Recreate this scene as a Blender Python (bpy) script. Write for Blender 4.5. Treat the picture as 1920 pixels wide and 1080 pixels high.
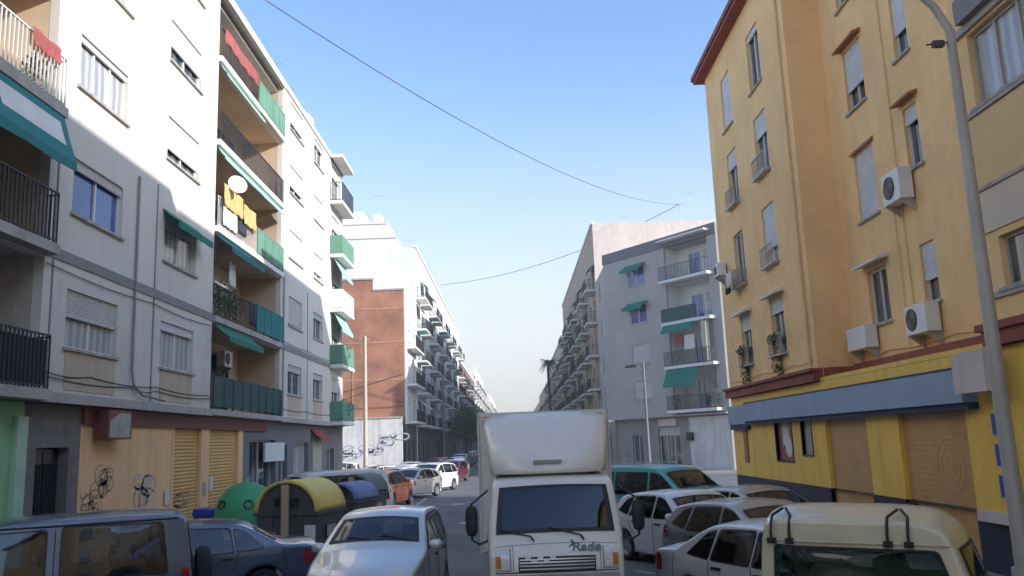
import bpy, bmesh, math, random
from mathutils import Vector, Matrix
from mathutils.geometry import delaunay_2d_cdt
random.seed(7)
R_ = math.radians
for o in list(bpy.data.objects): bpy.data.objects.remove(o)
SC = bpy.context.scene
COL = SC.collection
WM = {}

# ------------------------------------------------------------------ materials
MATS = {}
def mat(name, col, rough=.7, metal=0., var=.12, vscale=1.2, bump=0., bscale=40., coat=0., stain=0., spec=.5):
    if name in MATS: return MATS[name]
    m = bpy.data.materials.new(name); m.use_nodes = True
    nt = m.node_tree; N = nt.nodes; Lk = nt.links
    b = N['Principled BSDF']
    b.inputs['Roughness'].default_value = rough
    b.inputs['Metallic'].default_value = metal
    b.inputs['Coat Weight'].default_value = coat
    b.inputs['Specular IOR Level'].default_value = spec
    b.inputs['Base Color'].default_value = (*col, 1)
    g = N.new('ShaderNodeTexCoord')
    if var > 0:
        n1 = N.new('ShaderNodeTexNoise'); n1.inputs['Scale'].default_value = vscale; n1.inputs['Detail'].default_value = 6
        n1.inputs['Roughness'].default_value = .65
        Lk.new(g.outputs['Object'], n1.inputs['Vector'])
        r = N.new('ShaderNodeMapRange'); r.inputs['From Min'].default_value = .3; r.inputs['From Max'].default_value = .7
        r.inputs['To Min'].default_value = 1-var; r.inputs['To Max'].default_value = 1+var
        Lk.new(n1.outputs['Fac'], r.inputs['Value'])
        last = r.outputs['Result']
        if stain > 0:
            mp = N.new('ShaderNodeMapping'); mp.inputs['Scale'].default_value = (2.6, 2.6, .22)
            Lk.new(g.outputs['Object'], mp.inputs['Vector'])
            n2 = N.new('ShaderNodeTexNoise'); n2.inputs['Scale'].default_value = 1.3; n2.inputs['Detail'].default_value = 5
            Lk.new(mp.outputs['Vector'], n2.inputs['Vector'])
            r2 = N.new('ShaderNodeMapRange'); r2.inputs['From Min'].default_value = .48; r2.inputs['From Max'].default_value = .75
            r2.inputs['To Min'].default_value = 1; r2.inputs['To Max'].default_value = 1-stain
            Lk.new(n2.outputs['Fac'], r2.inputs['Value'])
            mu = N.new('ShaderNodeMath'); mu.operation = 'MULTIPLY'
            Lk.new(last, mu.inputs[0]); Lk.new(r2.outputs['Result'], mu.inputs[1]); last = mu.outputs[0]
        mx = N.new('ShaderNodeVectorMath'); mx.operation = 'SCALE'; mx.inputs[0].default_value = col
        Lk.new(last, mx.inputs['Scale']); Lk.new(mx.outputs[0], b.inputs['Base Color'])
    if bump > 0:
        n3 = N.new('ShaderNodeTexNoise'); n3.inputs['Scale'].default_value = bscale; n3.inputs['Detail'].default_value = 4
        Lk.new(g.outputs['Object'], n3.inputs['Vector'])
        bp = N.new('ShaderNodeBump'); bp.inputs['Strength'].default_value = bump; bp.inputs['Distance'].default_value = .02
        Lk.new(n3.outputs['Fac'], bp.inputs['Height']); Lk.new(bp.outputs['Normal'], b.inputs['Normal'])
    MATS[name] = m
    return m

def brick_mat(name, c1, c2, mortar, scale=4.2, axis='XZ'):
    m = bpy.data.materials.new(name); m.use_nodes = True
    nt = m.node_tree; N = nt.nodes; Lk = nt.links; b = N['Principled BSDF']
    b.inputs['Roughness'].default_value = .85
    g = N.new('ShaderNodeTexCoord'); sp = N.new('ShaderNodeSeparateXYZ'); cb = N.new('ShaderNodeCombineXYZ')
    Lk.new(g.outputs['Object'], sp.inputs[0])
    Lk.new(sp.outputs['X' if axis == 'XZ' else 'Y'], cb.inputs[0]); Lk.new(sp.outputs['Z'], cb.inputs[1])
    br = N.new('ShaderNodeTexBrick'); br.inputs['Scale'].default_value = scale
    br.inputs['Color1'].default_value = (*c1, 1); br.inputs['Color2'].default_value = (*c2, 1); br.inputs['Mortar'].default_value = (*mortar, 1)
    br.inputs['Mortar Size'].default_value = .015
    Lk.new(cb.outputs[0], br.inputs['Vector'])
    n1 = N.new('ShaderNodeTexNoise'); n1.inputs['Scale'].default_value = .5; n1.inputs['Detail'].default_value = 8
    Lk.new(g.outputs['Object'], n1.inputs['Vector'])
    r = N.new('ShaderNodeMapRange'); r.inputs['From Min'].default_value = .3; r.inputs['From Max'].default_value = .7
    r.inputs['To Min'].default_value = .7; r.inputs['To Max'].default_value = 1.3
    Lk.new(n1.outputs['Fac'], r.inputs['Value'])
    mx = N.new('ShaderNodeVectorMath'); mx.operation = 'SCALE'
    Lk.new(br.outputs['Color'], mx.inputs[0]); Lk.new(r.outputs['Result'], mx.inputs['Scale']); Lk.new(mx.outputs[0], b.inputs['Base Color'])
    MATS[name] = m
    return m

def asphalt_mat():
    m = bpy.data.materials.new('asphalt'); m.use_nodes = True
    nt = m.node_tree; N = nt.nodes; Lk = nt.links; b = N['Principled BSDF']
    b.inputs['Roughness'].default_value = .85
    g = N.new('ShaderNodeTexCoord')
    n1 = N.new('ShaderNodeTexNoise'); n1.inputs['Scale'].default_value = .35; n1.inputs['Detail'].default_value = 9; n1.inputs['Roughness'].default_value = .7
    n2 = N.new('ShaderNodeTexNoise'); n2.inputs['Scale'].default_value = 60; n2.inputs['Detail'].default_value = 3
    Lk.new(g.outputs['Object'], n1.inputs['Vector']); Lk.new(g.outputs['Object'], n2.inputs['Vector'])
    cr = N.new('ShaderNodeValToRGB'); cr.color_ramp.elements[0].position = .35; cr.color_ramp.elements[1].position = .68
    cr.color_ramp.elements[0].color = (.115, .112, .113, 1); cr.color_ramp.elements[1].color = (.19, .185, .18, 1)
    Lk.new(n1.outputs['Fac'], cr.inputs['Fac'])
    r = N.new('ShaderNodeMapRange'); r.inputs['To Min'].default_value = .75; r.inputs['To Max'].default_value = 1.25
    Lk.new(n2.outputs['Fac'], r.inputs['Value'])
    mx = N.new('ShaderNodeVectorMath'); mx.operation = 'SCALE'
    Lk.new(cr.outputs['Color'], mx.inputs[0]); Lk.new(r.outputs['Result'], mx.inputs['Scale']); Lk.new(mx.outputs[0], b.inputs['Base Color'])
    bp = N.new('ShaderNodeBump'); bp.inputs['Strength'].default_value = .3; bp.inputs['Distance'].default_value = .01
    Lk.new(n2.outputs['Fac'], bp.inputs['Height']); Lk.new(bp.outputs['Normal'], b.inputs['Normal'])
    return m

def roller_mat(name, col, pitch=.06, rough=.6, bs=.8):
    m = mat(name, col, rough, 0, .1, 2.0)
    nt = m.node_tree; N = nt.nodes; Lk = nt.links; b = N['Principled BSDF']
    g = N.new('ShaderNodeTexCoord'); w = N.new('ShaderNodeTexWave'); w.bands_direction = 'Z'
    w.inputs['Scale'].default_value = .314/pitch
    Lk.new(g.outputs['Object'], w.inputs['Vector'])
    bp = N.new('ShaderNodeBump'); bp.inputs['Strength'].default_value = bs; bp.inputs['Distance'].default_value = .02
    Lk.new(w.outputs['Fac'], bp.inputs['Height']); Lk.new(bp.outputs['Normal'], b.inputs['Normal'])
    return m

def paint(name, col, metal=.35, rough=.32):
    return mat('paint_'+name, col, rough, metal, .05, 3., coat=.9)

M_ = dict(
    plaster=mat('plaster_white', (.66, .625, .575), .9, var=.09, vscale=.35, bump=.15, stain=.09),
    plaster_w=mat('plaster_pale', (.76, .74, .71), .9, var=.08, vscale=.3, stain=.08),
    plaster_g=mat('plaster_grey', (.45, .415, .385), .9, var=.09, vscale=.5, stain=.07),
    plaster_dg=mat('plaster_dark_grey', (.2, .195, .21), .9, var=.08),
    band=mat('band_grey', (.27, .26, .26), .9, var=.1),
    slab=mat('slab_concrete', (.44, .41, .37), .9, var=.15, stain=.3),
    slab_w=mat('slab_white', (.75, .73, .69), .85, var=.08),
    loggia=mat('loggia_paint', (.56, .43, .3), .9, var=.1),
    ochre=mat('ochre_render', (.92, .6, .28), .92, var=.11, vscale=.7, bump=.25, stain=.05),
    ochre_p=mat('ochre_panel', (.78, .54, .27), .92, var=.06),
    beige_p=mat('beige_panel', (.7, .58, .44), .9, var=.05),
    yellow=mat('yellow_wall', (.92, .58, .09), .55, var=.08, stain=.15),
    navy=mat('navy_plinth', (.022, .024, .05), .6, var=.25, vscale=2),
    brown_sh=roller_mat('brown_shutter', (.56, .31, .11), .11, .5, .1),
    red=mat('red_cornice', (.28, .07, .045), .7, var=.3, vscale=2),
    blue_aw=mat('blue_awning', (.3, .39, .5), .7, var=.1),
    dkblue=mat('dark_blue_trim', (.02, .03, .08), .6, var=.1),
    alu=mat('white_aluminium', (.68, .68, .68), .45, var=.03),
    dframe=mat('dark_frame', (.06, .05, .045), .5, var=.05),
    glass=mat('window_glass', (.035, .045, .06), .06, var=.3, vscale=1.5, spec=.8),
    glass_b=mat('window_glass_blue', (.05, .12, .32), .08, var=.2, spec=.8),
    curtain=mat('curtained_glass', (.42, .43, .43), .15, var=.2, vscale=3, spec=.7),
    shutter=roller_mat('cream_shutter', (.62, .59, .54), .045),
    shutter_w=roller_mat('white_shutter', (.75, .74, .73), .045),
    iron=mat('black_iron', (.03, .03, .032), .5, var=.1),
    wbar=mat('white_iron', (.65, .63, .6), .5, var=.1),
    green=mat('green_canvas', (.02, .19, .13), .8, var=.12),
    teal_c=mat('teal_canvas', (.03, .2, .2), .8, var=.12),
    dgreen=mat('dark_green_panel', (.012, .065, .06), .5, var=.1),
    mint=mat('mint_canvas', (.33, .52, .45), .8, var=.08),
    greenmesh=mat('green_screen', (.13, .27, .19), .8, var=.15),
    pink=mat('red_cloth', (.34, .09, .085), .9, var=.2),
    cloth_y=mat('yellow_cloth', (.6, .43, .17), .9, var=.2),
    cloth_w=mat('white_cloth', (.7, .69, .66), .9, var=.1),
    cloth_d=mat('dark_cloth', (.04, .04, .06), .9, var=.1),
    stone=mat('grey_stone', (.2, .18, .175), .8, var=.2, vscale=3, stain=.15),
    blackdoor=mat('black_door', (.015, .015, .016), .35, var=.1),
    cream=mat('cream_wall', (.92, .58, .3), .85, var=.08, stain=.12),
    ochre_sh=roller_mat('ochre_shutter', (.72, .42, .13), .1),
    redfascia=mat('red_fascia', (.2, .065, .045), .6, var=.2),
    palegreen=mat('pale_green_paint', (.27, .55, .3), .7, var=.12),
    white=mat('white_paint', (.78, .77, .75), .5, var=.05),
    wallw=mat('white_wall', (.66, .64, .61), .85, var=.1, stain=.3),
    pinkwall=mat('pinkish_wall', (.66, .56, .5), .9, var=.08, stain=.1),
    tan=mat('tan_render', (.42, .32, .25), .9, var=.12, stain=.15),
    tan2=mat('sand_render', (.5, .42, .32), .9, var=.12, stain=.15),
    rbrick=brick_mat('red_brick', (.43, .17, .09), (.33, .13, .075), (.42, .3, .23)),
    rbrick2=brick_mat('brown_brick', (.3, .15, .11), (.24, .12, .09), (.3, .24, .2), axis='YZ'),
    steel=mat('galvanised_steel', (.46, .43, .38), .55, .25, var=.12),
    pole=mat('pole_concrete', (.5, .42, .33), .9, var=.15),
    wire=mat('cable_grey', (.08, .085, .095), .7, var=0),
    rubber=mat('rubber', (.018, .018, .02), .8, var=.2, vscale=8),
    rim=mat('wheel_alloy', (.5, .5, .52), .3, .8, var=.05),
    plastic=mat('black_plastic', (.02, .02, .022), .5, var=.15, vscale=6),
    lamp=mat('lamp_lens', (.72, .72, .7), .1, 0, var=.15, vscale=25, coat=1.),
    tail=mat('tail_lens', (.35, .012, .012), .15, 0, var=.1, coat=1.),
    amber=mat('amber_lens', (.6, .2, .02), .2, 0, var=.1),
    glass_solid=mat('car_glass_far', (.012, .018, .03), .03, 0, var=.35, vscale=2.5, spec=1.),
    seat=mat('seat_fabric', (.05, .048, .05), .9, var=.2, vscale=6),
    walk=mat('pavement_slabs', (.25, .235, .22), .9, var=.14, vscale=2.2, bump=.2),
    kerb=mat('kerb_stone', (.3, .29, .27), .9, var=.12),
    mark=mat('road_paint', (.5, .5, .49), .8, var=.25, vscale=6),
    leaf=mat('leaf_green', (.05, .1, .025), .7, var=.4, vscale=3),
    leaf2=mat('leaf_light', (.1, .15, .05), .7, var=.35, vscale=3),
    bark=mat('bark', (.13, .1, .075), .9, var=.2, bump=.4),
    terracotta=mat('terracotta', (.4, .16, .08), .8, var=.1),
    bin_d=mat('bin_grey', (.09, .085, .085), .6, var=.2, vscale=4),
    bin_y=mat('bin_yellow', (.78, .6, .12), .5, var=.12, vscale=2),
    bin_b=mat('bin_blue', (.14, .19, .38), .5, var=.12, vscale=2),
    bin_g=mat('bin_green', (.05, .36, .16), .5, var=.15, vscale=2),
    bin_k=mat('bin_dark_green', (.09, .12, .09), .5, var=.3, vscale=5),
    wood=mat('pale_wood', (.55, .4, .24), .8, var=.15),
    poster_r=mat('poster_red', (.3, .06, .06), .4, var=.3, vscale=5),
    poster_g=mat('poster_grey', (.36, .36, .33), .4, var=.3, vscale=5),
    signblue=mat('sign_blue', (.02, .06, .35), .4, var=.05),
    graf_k=mat('graffiti_dark', (.42, .3, .2), .7, var=.2),
    graf_b=mat('graffiti_blue', (.5, .5, .48), .7, var=.2),
)
M_['asphalt'] = asphalt_mat()
def clear_glass(name, tint):
    m = bpy.data.materials.new(name); m.use_nodes = True; nt = m.node_tree; N = nt.nodes; N.clear()
    o = N.new('ShaderNodeOutputMaterial'); mx = N.new('ShaderNodeMixShader'); t = N.new('ShaderNodeBsdfTransparent'); g = N.new('ShaderNodeBsdfGlossy')
    t.inputs['Color'].default_value = (*tint, 1); g.inputs['Roughness'].default_value = .02; g.inputs['Color'].default_value = (.95, .97, 1, 1)
    fr = N.new('ShaderNodeFresnel'); fr.inputs['IOR'].default_value = 1.75
    nt.links.new(fr.outputs[0], mx.inputs[0]); nt.links.new(t.outputs[0], mx.inputs[1]); nt.links.new(g.outputs[0], mx.inputs[2]); nt.links.new(mx.outputs[0], o.inputs['Surface'])
    return m
M_['cglass'] = clear_glass('tinted_car_glass', (.42, .46, .47)); M_['cglass_b'] = clear_glass('blue_tinted_glass', (.3, .38, .5))
def folds(m, c1, c2, scale):
    nt = m.node_tree; N = nt.nodes; Lk = nt.links; b = N['Principled BSDF']
    g = N.new('ShaderNodeTexCoord'); w_ = N.new('ShaderNodeTexWave'); w_.bands_direction = 'X'; w_.inputs['Scale'].default_value = scale
    w_.inputs['Distortion'].default_value = 3.5; w_.inputs['Detail'].default_value = 3; w_.inputs['Detail Scale'].default_value = .6
    oi = N.new('ShaderNodeObjectInfo'); va = N.new('ShaderNodeVectorMath'); mu = N.new('ShaderNodeMath'); mu.operation = 'MULTIPLY'; mu.inputs[1].default_value = 37
    Lk.new(oi.outputs['Random'], mu.inputs[0]); Lk.new(g.outputs['Object'], va.inputs[0]); Lk.new(mu.outputs[0], va.inputs[1]); Lk.new(va.outputs[0], w_.inputs['Vector'])
    cr = N.new('ShaderNodeValToRGB'); cr.color_ramp.elements[0].color = (*c1, 1); cr.color_ramp.elements[1].color = (*c2, 1)
    cr.color_ramp.elements[0].position = .25; cr.color_ramp.elements[1].position = .85
    Lk.new(w_.outputs['Fac'], cr.inputs['Fac']); Lk.new(cr.outputs['Color'], b.inputs['Base Color'])
folds(M_['curtain'], (.33, .33, .33), (.52, .51, .49), 1.1)
folds(M_['glass'], (.02, .026, .035), (.13, .13, .13), .55)

# ------------------------------------------------------------------ mesh builder
SPLIT = {'string_course', 'panel_joint', 'drain_pipe', 'spandrel_panel', 'pillar', 'window_hood', 'cornice', 'eaves', 'bay_trim', 'coping', 'penthouse', 'penthouse_coping', 'sign_fascia', 'fascia_trim', 'wall_cable', 'wiper', 'facade_wiring', 'caster', 'bracket', 'rain_gutter', 'side_moulding', 'grille_bar', 'bottle_hole', 'window_trim', 'screen_seal', 'door_gap', 'plinth_block', 'rack_clip'}
class MB:
    def __init__(s): s.v = []; s.f = []
    def add(s, vs, fs, M=None):
        b = len(s.v)
        s.v += [tuple(M @ Vector(v)) if M else tuple(v) for v in vs]
        s.f += [[b+i for i in f] for f in fs]
        return s
    def box(s, x0, x1, y0, y1, z0, z1, M=None):
        vs = [(x0,y0,z0),(x1,y0,z0),(x1,y1,z0),(x0,y1,z0),(x0,y0,z1),(x1,y0,z1),(x1,y1,z1),(x0,y1,z1)]
        return s.add(vs, [(0,3,2,1),(4,5,6,7),(0,1,5,4),(1,2,6,5),(2,3,7,6),(3,0,4,7)], M)
    def tube(s, pts, r, n=8, cap=True):
        pts = [Vector(p) for p in pts]; rs = r if isinstance(r, (list, tuple)) else [r]*len(pts)
        b = len(s.v); up = Vector((0,0,1)); prev = None
        for i, p in enumerate(pts):
            d = (pts[min(i+1, len(pts)-1)]-pts[max(i-1, 0)]).normalized()
            a = prev if prev is not None else (Vector((1,0,0)) if abs(d.dot(up)) > .9 else up)
            x = d.cross(a).normalized() if abs(d.dot(a)) < .99 else d.cross(Vector((0,1,0))).normalized()
            a2 = x.cross(d).normalized(); prev = a2
            for k in range(n):
                t = 2*math.pi*k/n
                s.v.append(tuple(p+(x*math.cos(t)+a2*math.sin(t))*rs[i]))
        for i in range(len(pts)-1):
            for k in range(n):
                s.f.append([b+i*n+k, b+i*n+(k+1) % n, b+(i+1)*n+(k+1) % n, b+(i+1)*n+k])
        if cap:
            s.f.append([b+k for k in range(n)]); s.f.append([b+(len(pts)-1)*n+k for k in range(n)])
        return s
    def lathe(s, prof, n=20, M=None):     # prof: (r,z) about z
        vs = []; fs = []
        for r, z in prof:
            for k in range(n):
                t = 2*math.pi*k/n; vs.append((r*math.cos(t), r*math.sin(t), z))
        for i in range(len(prof)-1):
            for k in range(n): fs.append((i*n+k, i*n+(k+1) % n, (i+1)*n+(k+1) % n, (i+1)*n+k))
        fs.append(tuple(range(n))); fs.append(tuple((len(prof)-1)*n+k for k in range(n)))
        return s.add(vs, fs, M)
    def prism(s, poly, a, b, axis='x', M=None):   # poly in the other two axes
        n = len(poly)
        def mk(p, q, t): return (t,p,q) if axis == 'x' else ((p,t,q) if axis == 'y' else (p,q,t))
        vs = [mk(p, q, a) for p, q in poly]+[mk(p, q, b) for p, q in poly]
        fs = [tuple(range(n)), tuple(range(n, 2*n))]+[(i, (i+1) % n, n+(i+1) % n, n+i) for i in range(n)]
        return s.add(vs, fs, M)
    def grid(s, P):
        b = len(s.v); r = len(P); c = len(P[0])
        for row in P: s.v += [tuple(p) for p in row]
        for i in range(r-1):
            for j in range(c-1): s.f.append([b+i*c+j, b+i*c+j+1, b+(i+1)*c+j+1, b+(i+1)*c+j])
        return s
    def mesh(s, name, m, smooth=None, merge=False):
        me = bpy.data.meshes.new(name)
        bm = bmesh.new()
        vs = [bm.verts.new(v) for v in s.v]
        for f in s.f:
            try: bm.faces.new([vs[i] for i in f])
            except Exception: pass
        if merge: bmesh.ops.remove_doubles(bm, verts=bm.verts, dist=.0008)
        bmesh.ops.recalc_face_normals(bm, faces=bm.faces)
        bm.to_mesh(me); bm.free()
        me.materials.append(m)
        if smooth is not None:
            for p in me.polygons: p.use_smooth = True
            me.set_sharp_from_angle(angle=R_(smooth))
        return me
    def build(s, name, m, parent=None, M=None, smooth=None, merge=False):
        if name in SPLIT:
            par = list(range(len(s.v)))
            def fd(a):
                while par[a] != a: par[a] = par[par[a]]; a = par[a]
                return a
            for f in s.f:
                r = fd(f[0])
                for i in f[1:]: par[fd(i)] = r
            gr = {}
            for f in s.f: gr.setdefault(fd(f[0]), []).append(f)
            o = None
            for fs in gr.values():
                ids = sorted({i for f in fs for i in f}); mp = {i: k for k, i in enumerate(ids)}
                q = MB(); q.v = [s.v[i] for i in ids]; q.f = [[mp[i] for i in f] for f in fs]
                o = link(q.mesh(name, m, smooth, merge), name, parent, M)
            return o
        return link(s.mesh(name, m, smooth, merge), name, parent, M)

def link(me, name, parent=None, M=None):
    o = bpy.data.objects.new(name, me); COL.objects.link(o)
    M = M.copy() if M else Matrix()
    if parent is not None:
        o.parent = parent
        o.matrix_local = WM[parent.name].inverted() @ M
    else: o.matrix_local = M
    WM[o.name] = M
    return o
def empty(name, loc, rz=0.):
    o = bpy.data.objects.new(name, None); COL.objects.link(o)
    M = Matrix.Translation(loc) @ Matrix.Rotation(rz, 4, 'Z')
    o.matrix_local = M; WM[o.name] = M; o.empty_display_size = .3
    return o
def tag(o, label, cat, group=None):
    o['label'] = label; o['category'] = cat
    if group: o['group'] = group
    return o
def thing(name, loc, label, cat, group=None, rz=0.): return tag(empty(name, loc, rz), label, cat, group)
def struct(o): o['kind'] = 'structure'; return o

class Fac:    # a facade frame: local x runs right as seen from outside, y goes inward, z up
    def __init__(s, x, y, ux, uy):
        u = Vector((ux, uy, 0)).normalized(); inn = Vector((0,0,1)).cross(u)
        s.M = Matrix(((u.x, inn.x, 0, x), (u.y, inn.y, 0, y), (0, 0, 1, 0), (0, 0, 0, 1)))
    def at(s, u, d, z): return s.M @ Matrix.Translation((u, d, z))
    def p(s, u, d, z): return s.M @ Vector((u, d, z))

def wall(mb, fac, u0, u1, z0, z1, ops, depth=.2, d0=0.):
    us = sorted({u0, u1, *[o[0] for o in ops], *[o[1] for o in ops]}); zs = sorted({z0, z1, *[o[2] for o in ops], *[o[3] for o in ops]})
    us = [u for u in us if u0-1e-6 <= u <= u1+1e-6]; zs = [z for z in zs if z0-1e-6 <= z <= z1+1e-6]
    inside = lambda u, z: any(o[0] < u < o[1] and o[2] < z < o[3] for o in ops)
    idx = {}; vs = []; fs = []
    def vi(u, z):
        if (u, z) not in idx: idx[(u, z)] = len(vs); vs.append((u, d0, z))
        return idx[(u, z)]
    for i in range(len(us)-1):
        for j in range(len(zs)-1):
            if not inside((us[i]+us[i+1])/2, (zs[j]+zs[j+1])/2):
                fs.append((vi(us[i], zs[j]), vi(us[i+1], zs[j]), vi(us[i+1], zs[j+1]), vi(us[i], zs[j+1])))
    for (a, b, c, d) in [o[:4] for o in ops]:
        k = len(vs)
        vs += [(a,d0,c),(b,d0,c),(b,d0,d),(a,d0,d),(a,d0+depth,c),(b,d0+depth,c),(b,d0+depth,d),(a,d0+depth,d)]
        fs += [(k,k+1,k+5,k+4),(k+1,k+2,k+6,k+5),(k+2,k+3,k+7,k+6),(k+3,k,k+4,k+7)]
    mb.add(vs, fs, fac.M)

CACHE = {}
def window(parent, fac, u0, u1, z0, z1, sh=0., glass='curtain', frame='alu', shm='shutter', d0=0., sill=True, leaves=2, simple=False):
    w, h = round(u1-u0, 2), round(z1-z0, 2)
    key = (w, h, round(sh, 2), glass, frame, shm, sill, leaves, simple)
    if key not in CACHE:
        t = .06
        fr = MB(); y0, y1 = .1, .16
        fr.box(0, w, y0, y1, 0, t).box(0, w, y0, y1, h-t, h).box(0, t, y0, y1, t, h-t).box(w-t, w, y0, y1, t, h-t)
        for k in range(1, leaves):
            x = w*k/leaves; fr.box(x-t*.5, x+t*.5, y0-.01, y1, t, h-t)
        pn = MB().box(t*.5, w-t*.5, .135, .145, t*.5, h-t*.5).mesh('pane', M_[glass])
        shb = None
        if sh > 0:
            s = MB().box(.01, w-.01, .05, .085, h*(1-sh), h)
            s.box(.02, w-.02, .04, .09, h*(1-sh)-.03, h*(1-sh)+.02)
            shb = s.mesh('shutter', M_[shm])
        sl = MB().box(-.08, w+.08, -.07, .12, -.06, 0).mesh('sill', M_['slab']) if sill else None
        CACHE[key] = (fr.mesh('window', M_[frame]), pn, shb, sl)
    fr, pn, shb, sl = CACHE[key]
    M = fac.at(u0, d0, z0)
    o = link(fr, 'window', parent, M)
    link(pn, 'pane', o, M)
    if not simple:
        if shb: link(shb, 'shutter', o, M)
        if sl: link(sl, 'sill', o, M)
    return o

def bars(mb, fac, u0, u1, z0, z1, d, step=.13, r=.009, top=.03, M=None):
    M = fac.M
    n = max(2, int((u1-u0)/step))
    for k in range(n+1):
        u = u0+(u1-u0)*k/n; mb.box(u-r, u+r, d-r, d+r, z0, z1, M)
    mb.box(u0, u1, d-.02, d+.02, z1, z1+top, M); mb.box(u0, u1, d-.012, d+.012, z0+.05, z0+.08, M)

def awning(parent, fac, u0, u1, z, d0, drop, out, m, val=.18, name='awning'):
    mb = MB(); n = 6
    P = [[fac.p(u0+(u1-u0)*j/8, d0-out*i/n, z-drop*i/n-.04*math.sin(math.pi*i/n)) for j in range(9)] for i in range(n+1)]
    P.append([fac.p(u0+(u1-u0)*j/8, d0-out, z-drop-val*(1 if j % 2 else .85)) for j in range(9)])
    mb.grid(P)
    o = mb.build(name, M_[m], parent)
    md = o.modifiers.new('s', 'SOLIDIFY'); md.thickness = .012
    return o

# ------------------------------------------------------------------ shared small things
def ac_unit(fac, u, z, label, d=0., w=.8, h=.56, fan=.3):
    t = thing('air_conditioner', fac.p(u+w/2, d, z), label, 'air conditioner', 'air conditioning units on the facades')
    M = fac.at(u, d-.36, z)
    MB().box(0, w, 0, .3, 0, h, M).build('casing', M_['white'], t)
    g = MB(); c = Vector((fan*1.05, -.012, h/2))
    Mr = M @ Matrix.Translation(c) @ Matrix.Rotation(R_(90), 4, 'X')
    g.lathe([(fan*.78, -.012), (fan*.78, .01), (.02, .012)], 24, Mr); g.build('fan', M_['plastic'], t, smooth=30)
    gr = MB()
    for k in range(1, 6):
        r = fan*.78*k/6; gr.tube([M @ (c+Vector((r*math.cos(a), -.014, r*math.sin(a)))) for a in [i*math.pi/10 for i in range(21)]], .004, 4)
    gr.build('grille', M_['steel'], t)
    b = MB()
    for x in (.1, w-.1):
        b.box(x-.02, x+.02, -.01, .36, -.04, 0, M); b.prism([(.36, -.3), (.36, -.04), (0, -.04)], x-.012, x+.012, 'x', M)
    b.build('bracket', M_['steel'], t)
    return t

def dish(p, direction, r, label):
    t = thing('satellite_dish', p, label, 'satellite dish', 'satellite dishes')
    d = Vector(direction).normalized(); q = d.to_track_quat('Z', 'Y').to_matrix().to_4x4()
    M = Matrix.Translation(Vector(p)+Vector((0, 0, .35))) @ q
    o = MB().lathe([(.01, 0)]+[(r*k/6, .25*r*(k/6)**2) for k in range(1, 7)]+[(r*k/6, .25*r*(k/6)**2-.02) for k in range(6, 0, -1)]+[(.01, -.02)], 22, M).build('dish', M_['white'], t, smooth=40)
    MB().tube([p, Vector(p)+Vector((0, 0, .35))], .025).build('mast', M_['steel'], t)
    MB().tube([M @ Vector((0, -r, .2*r)), M @ Vector((0, 0, r*.9))], .012).build('feed_arm', M_['steel'], t)
    return t

def antenna(p, h, label):
    t = thing('rooftop_antenna', p, label, 'antenna', 'aerials on the roofs')
    p = Vector(p)
    m = MB().tube([p, p+Vector((0, 0, h))], .03)
    m.build('mast', M_['steel'], t)
    a = MB()
    z = h*.9
    a.tube([p+Vector((-.6, 0, z)), p+Vector((.6, 0, z))], .015, 5)
    for k in range(7):
        x = -.55+k*.18; a.tube([p+Vector((x, -.3, z)), p+Vector((x, .3, z))], .01, 4)
    a.build('elements', M_['steel'], t)
    return t

def leaf_blob(mb, c, rx, ry, rz, n, size, rnd):
    for _ in range(n):
        while True:
            q = Vector((rnd.uniform(-1, 1), rnd.uniform(-1, 1), rnd.uniform(-1, 1)))
            if q.length < 1: break
        p = Vector(c)+Vector((q.x*rx, q.y*ry, q.z*rz))
        a = Vector((rnd.gauss(0, 1), rnd.gauss(0, 1), rnd.gauss(0, 1))).normalized(); b = a.orthogonal().normalized()
        s = size*rnd.uniform(.6, 1.3)
        mb.add([p-a*s, p+b*s*.45, p+a*s, p-b*s*.45], [(0, 1, 2, 3)])

def plant(p, label, w=.4, h=.6, m='leaf', seed=0, hang=0., group='potted plants on the balconies'):
    rnd = random.Random(seed)
    t = thing('potted_plant', p, label, 'plant', group)
    M = Matrix.Translation(p)
    MB().lathe([(.1, 0), (.15, .22), (.165, .22), (.165, .25), (.13, .25)], 14, M).build('pot', M_['terracotta'], t, smooth=30)
    mb = MB(); p = Vector(p)
    for k in range(6):
        e = p+Vector((rnd.uniform(-w, w)*.5, rnd.uniform(-w, w)*.5, .25+h*rnd.uniform(.4, .9)))
        mb.tube([p+Vector((0, 0, .2)), e], .008, 4)
    leaf_blob(mb, p+Vector((0, 0, .3+h*.45)), w*.6, w*.6, h*.55, 170, .06, rnd)
    if hang: leaf_blob(mb, p+Vector((0, 0, -hang*.4)), w*.45, w*.3, hang*.6, 220, .055, rnd)
    mb.build('foliage', M_[m], t)
    return t

def cloth(fac, u0, u1, ztop, zbot, d, m, label, seed=0, name='hanging_laundry'):
    rnd = random.Random(seed); P = []
    for i in range(9):
        row = []
        for j in range(17):
            u = u0+(u1-u0)*j/16; f = i/8
            row.append(fac.p(u+.02*math.sin(i+j), d-.035*math.sin(j*1.7+seed)*f-.02*math.sin(j*.6), ztop+(zbot-ztop)*f+.015*f*math.sin(j*1.1+seed)))
        P.append(row)
    o = MB().grid(P).build(name, M_[m], None, smooth=60)
    md = o.modifiers.new('s', 'SOLIDIFY'); md.thickness = .008
    tag(o, label, 'laundry', 'laundry and cloths on the balconies')
    return o

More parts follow.
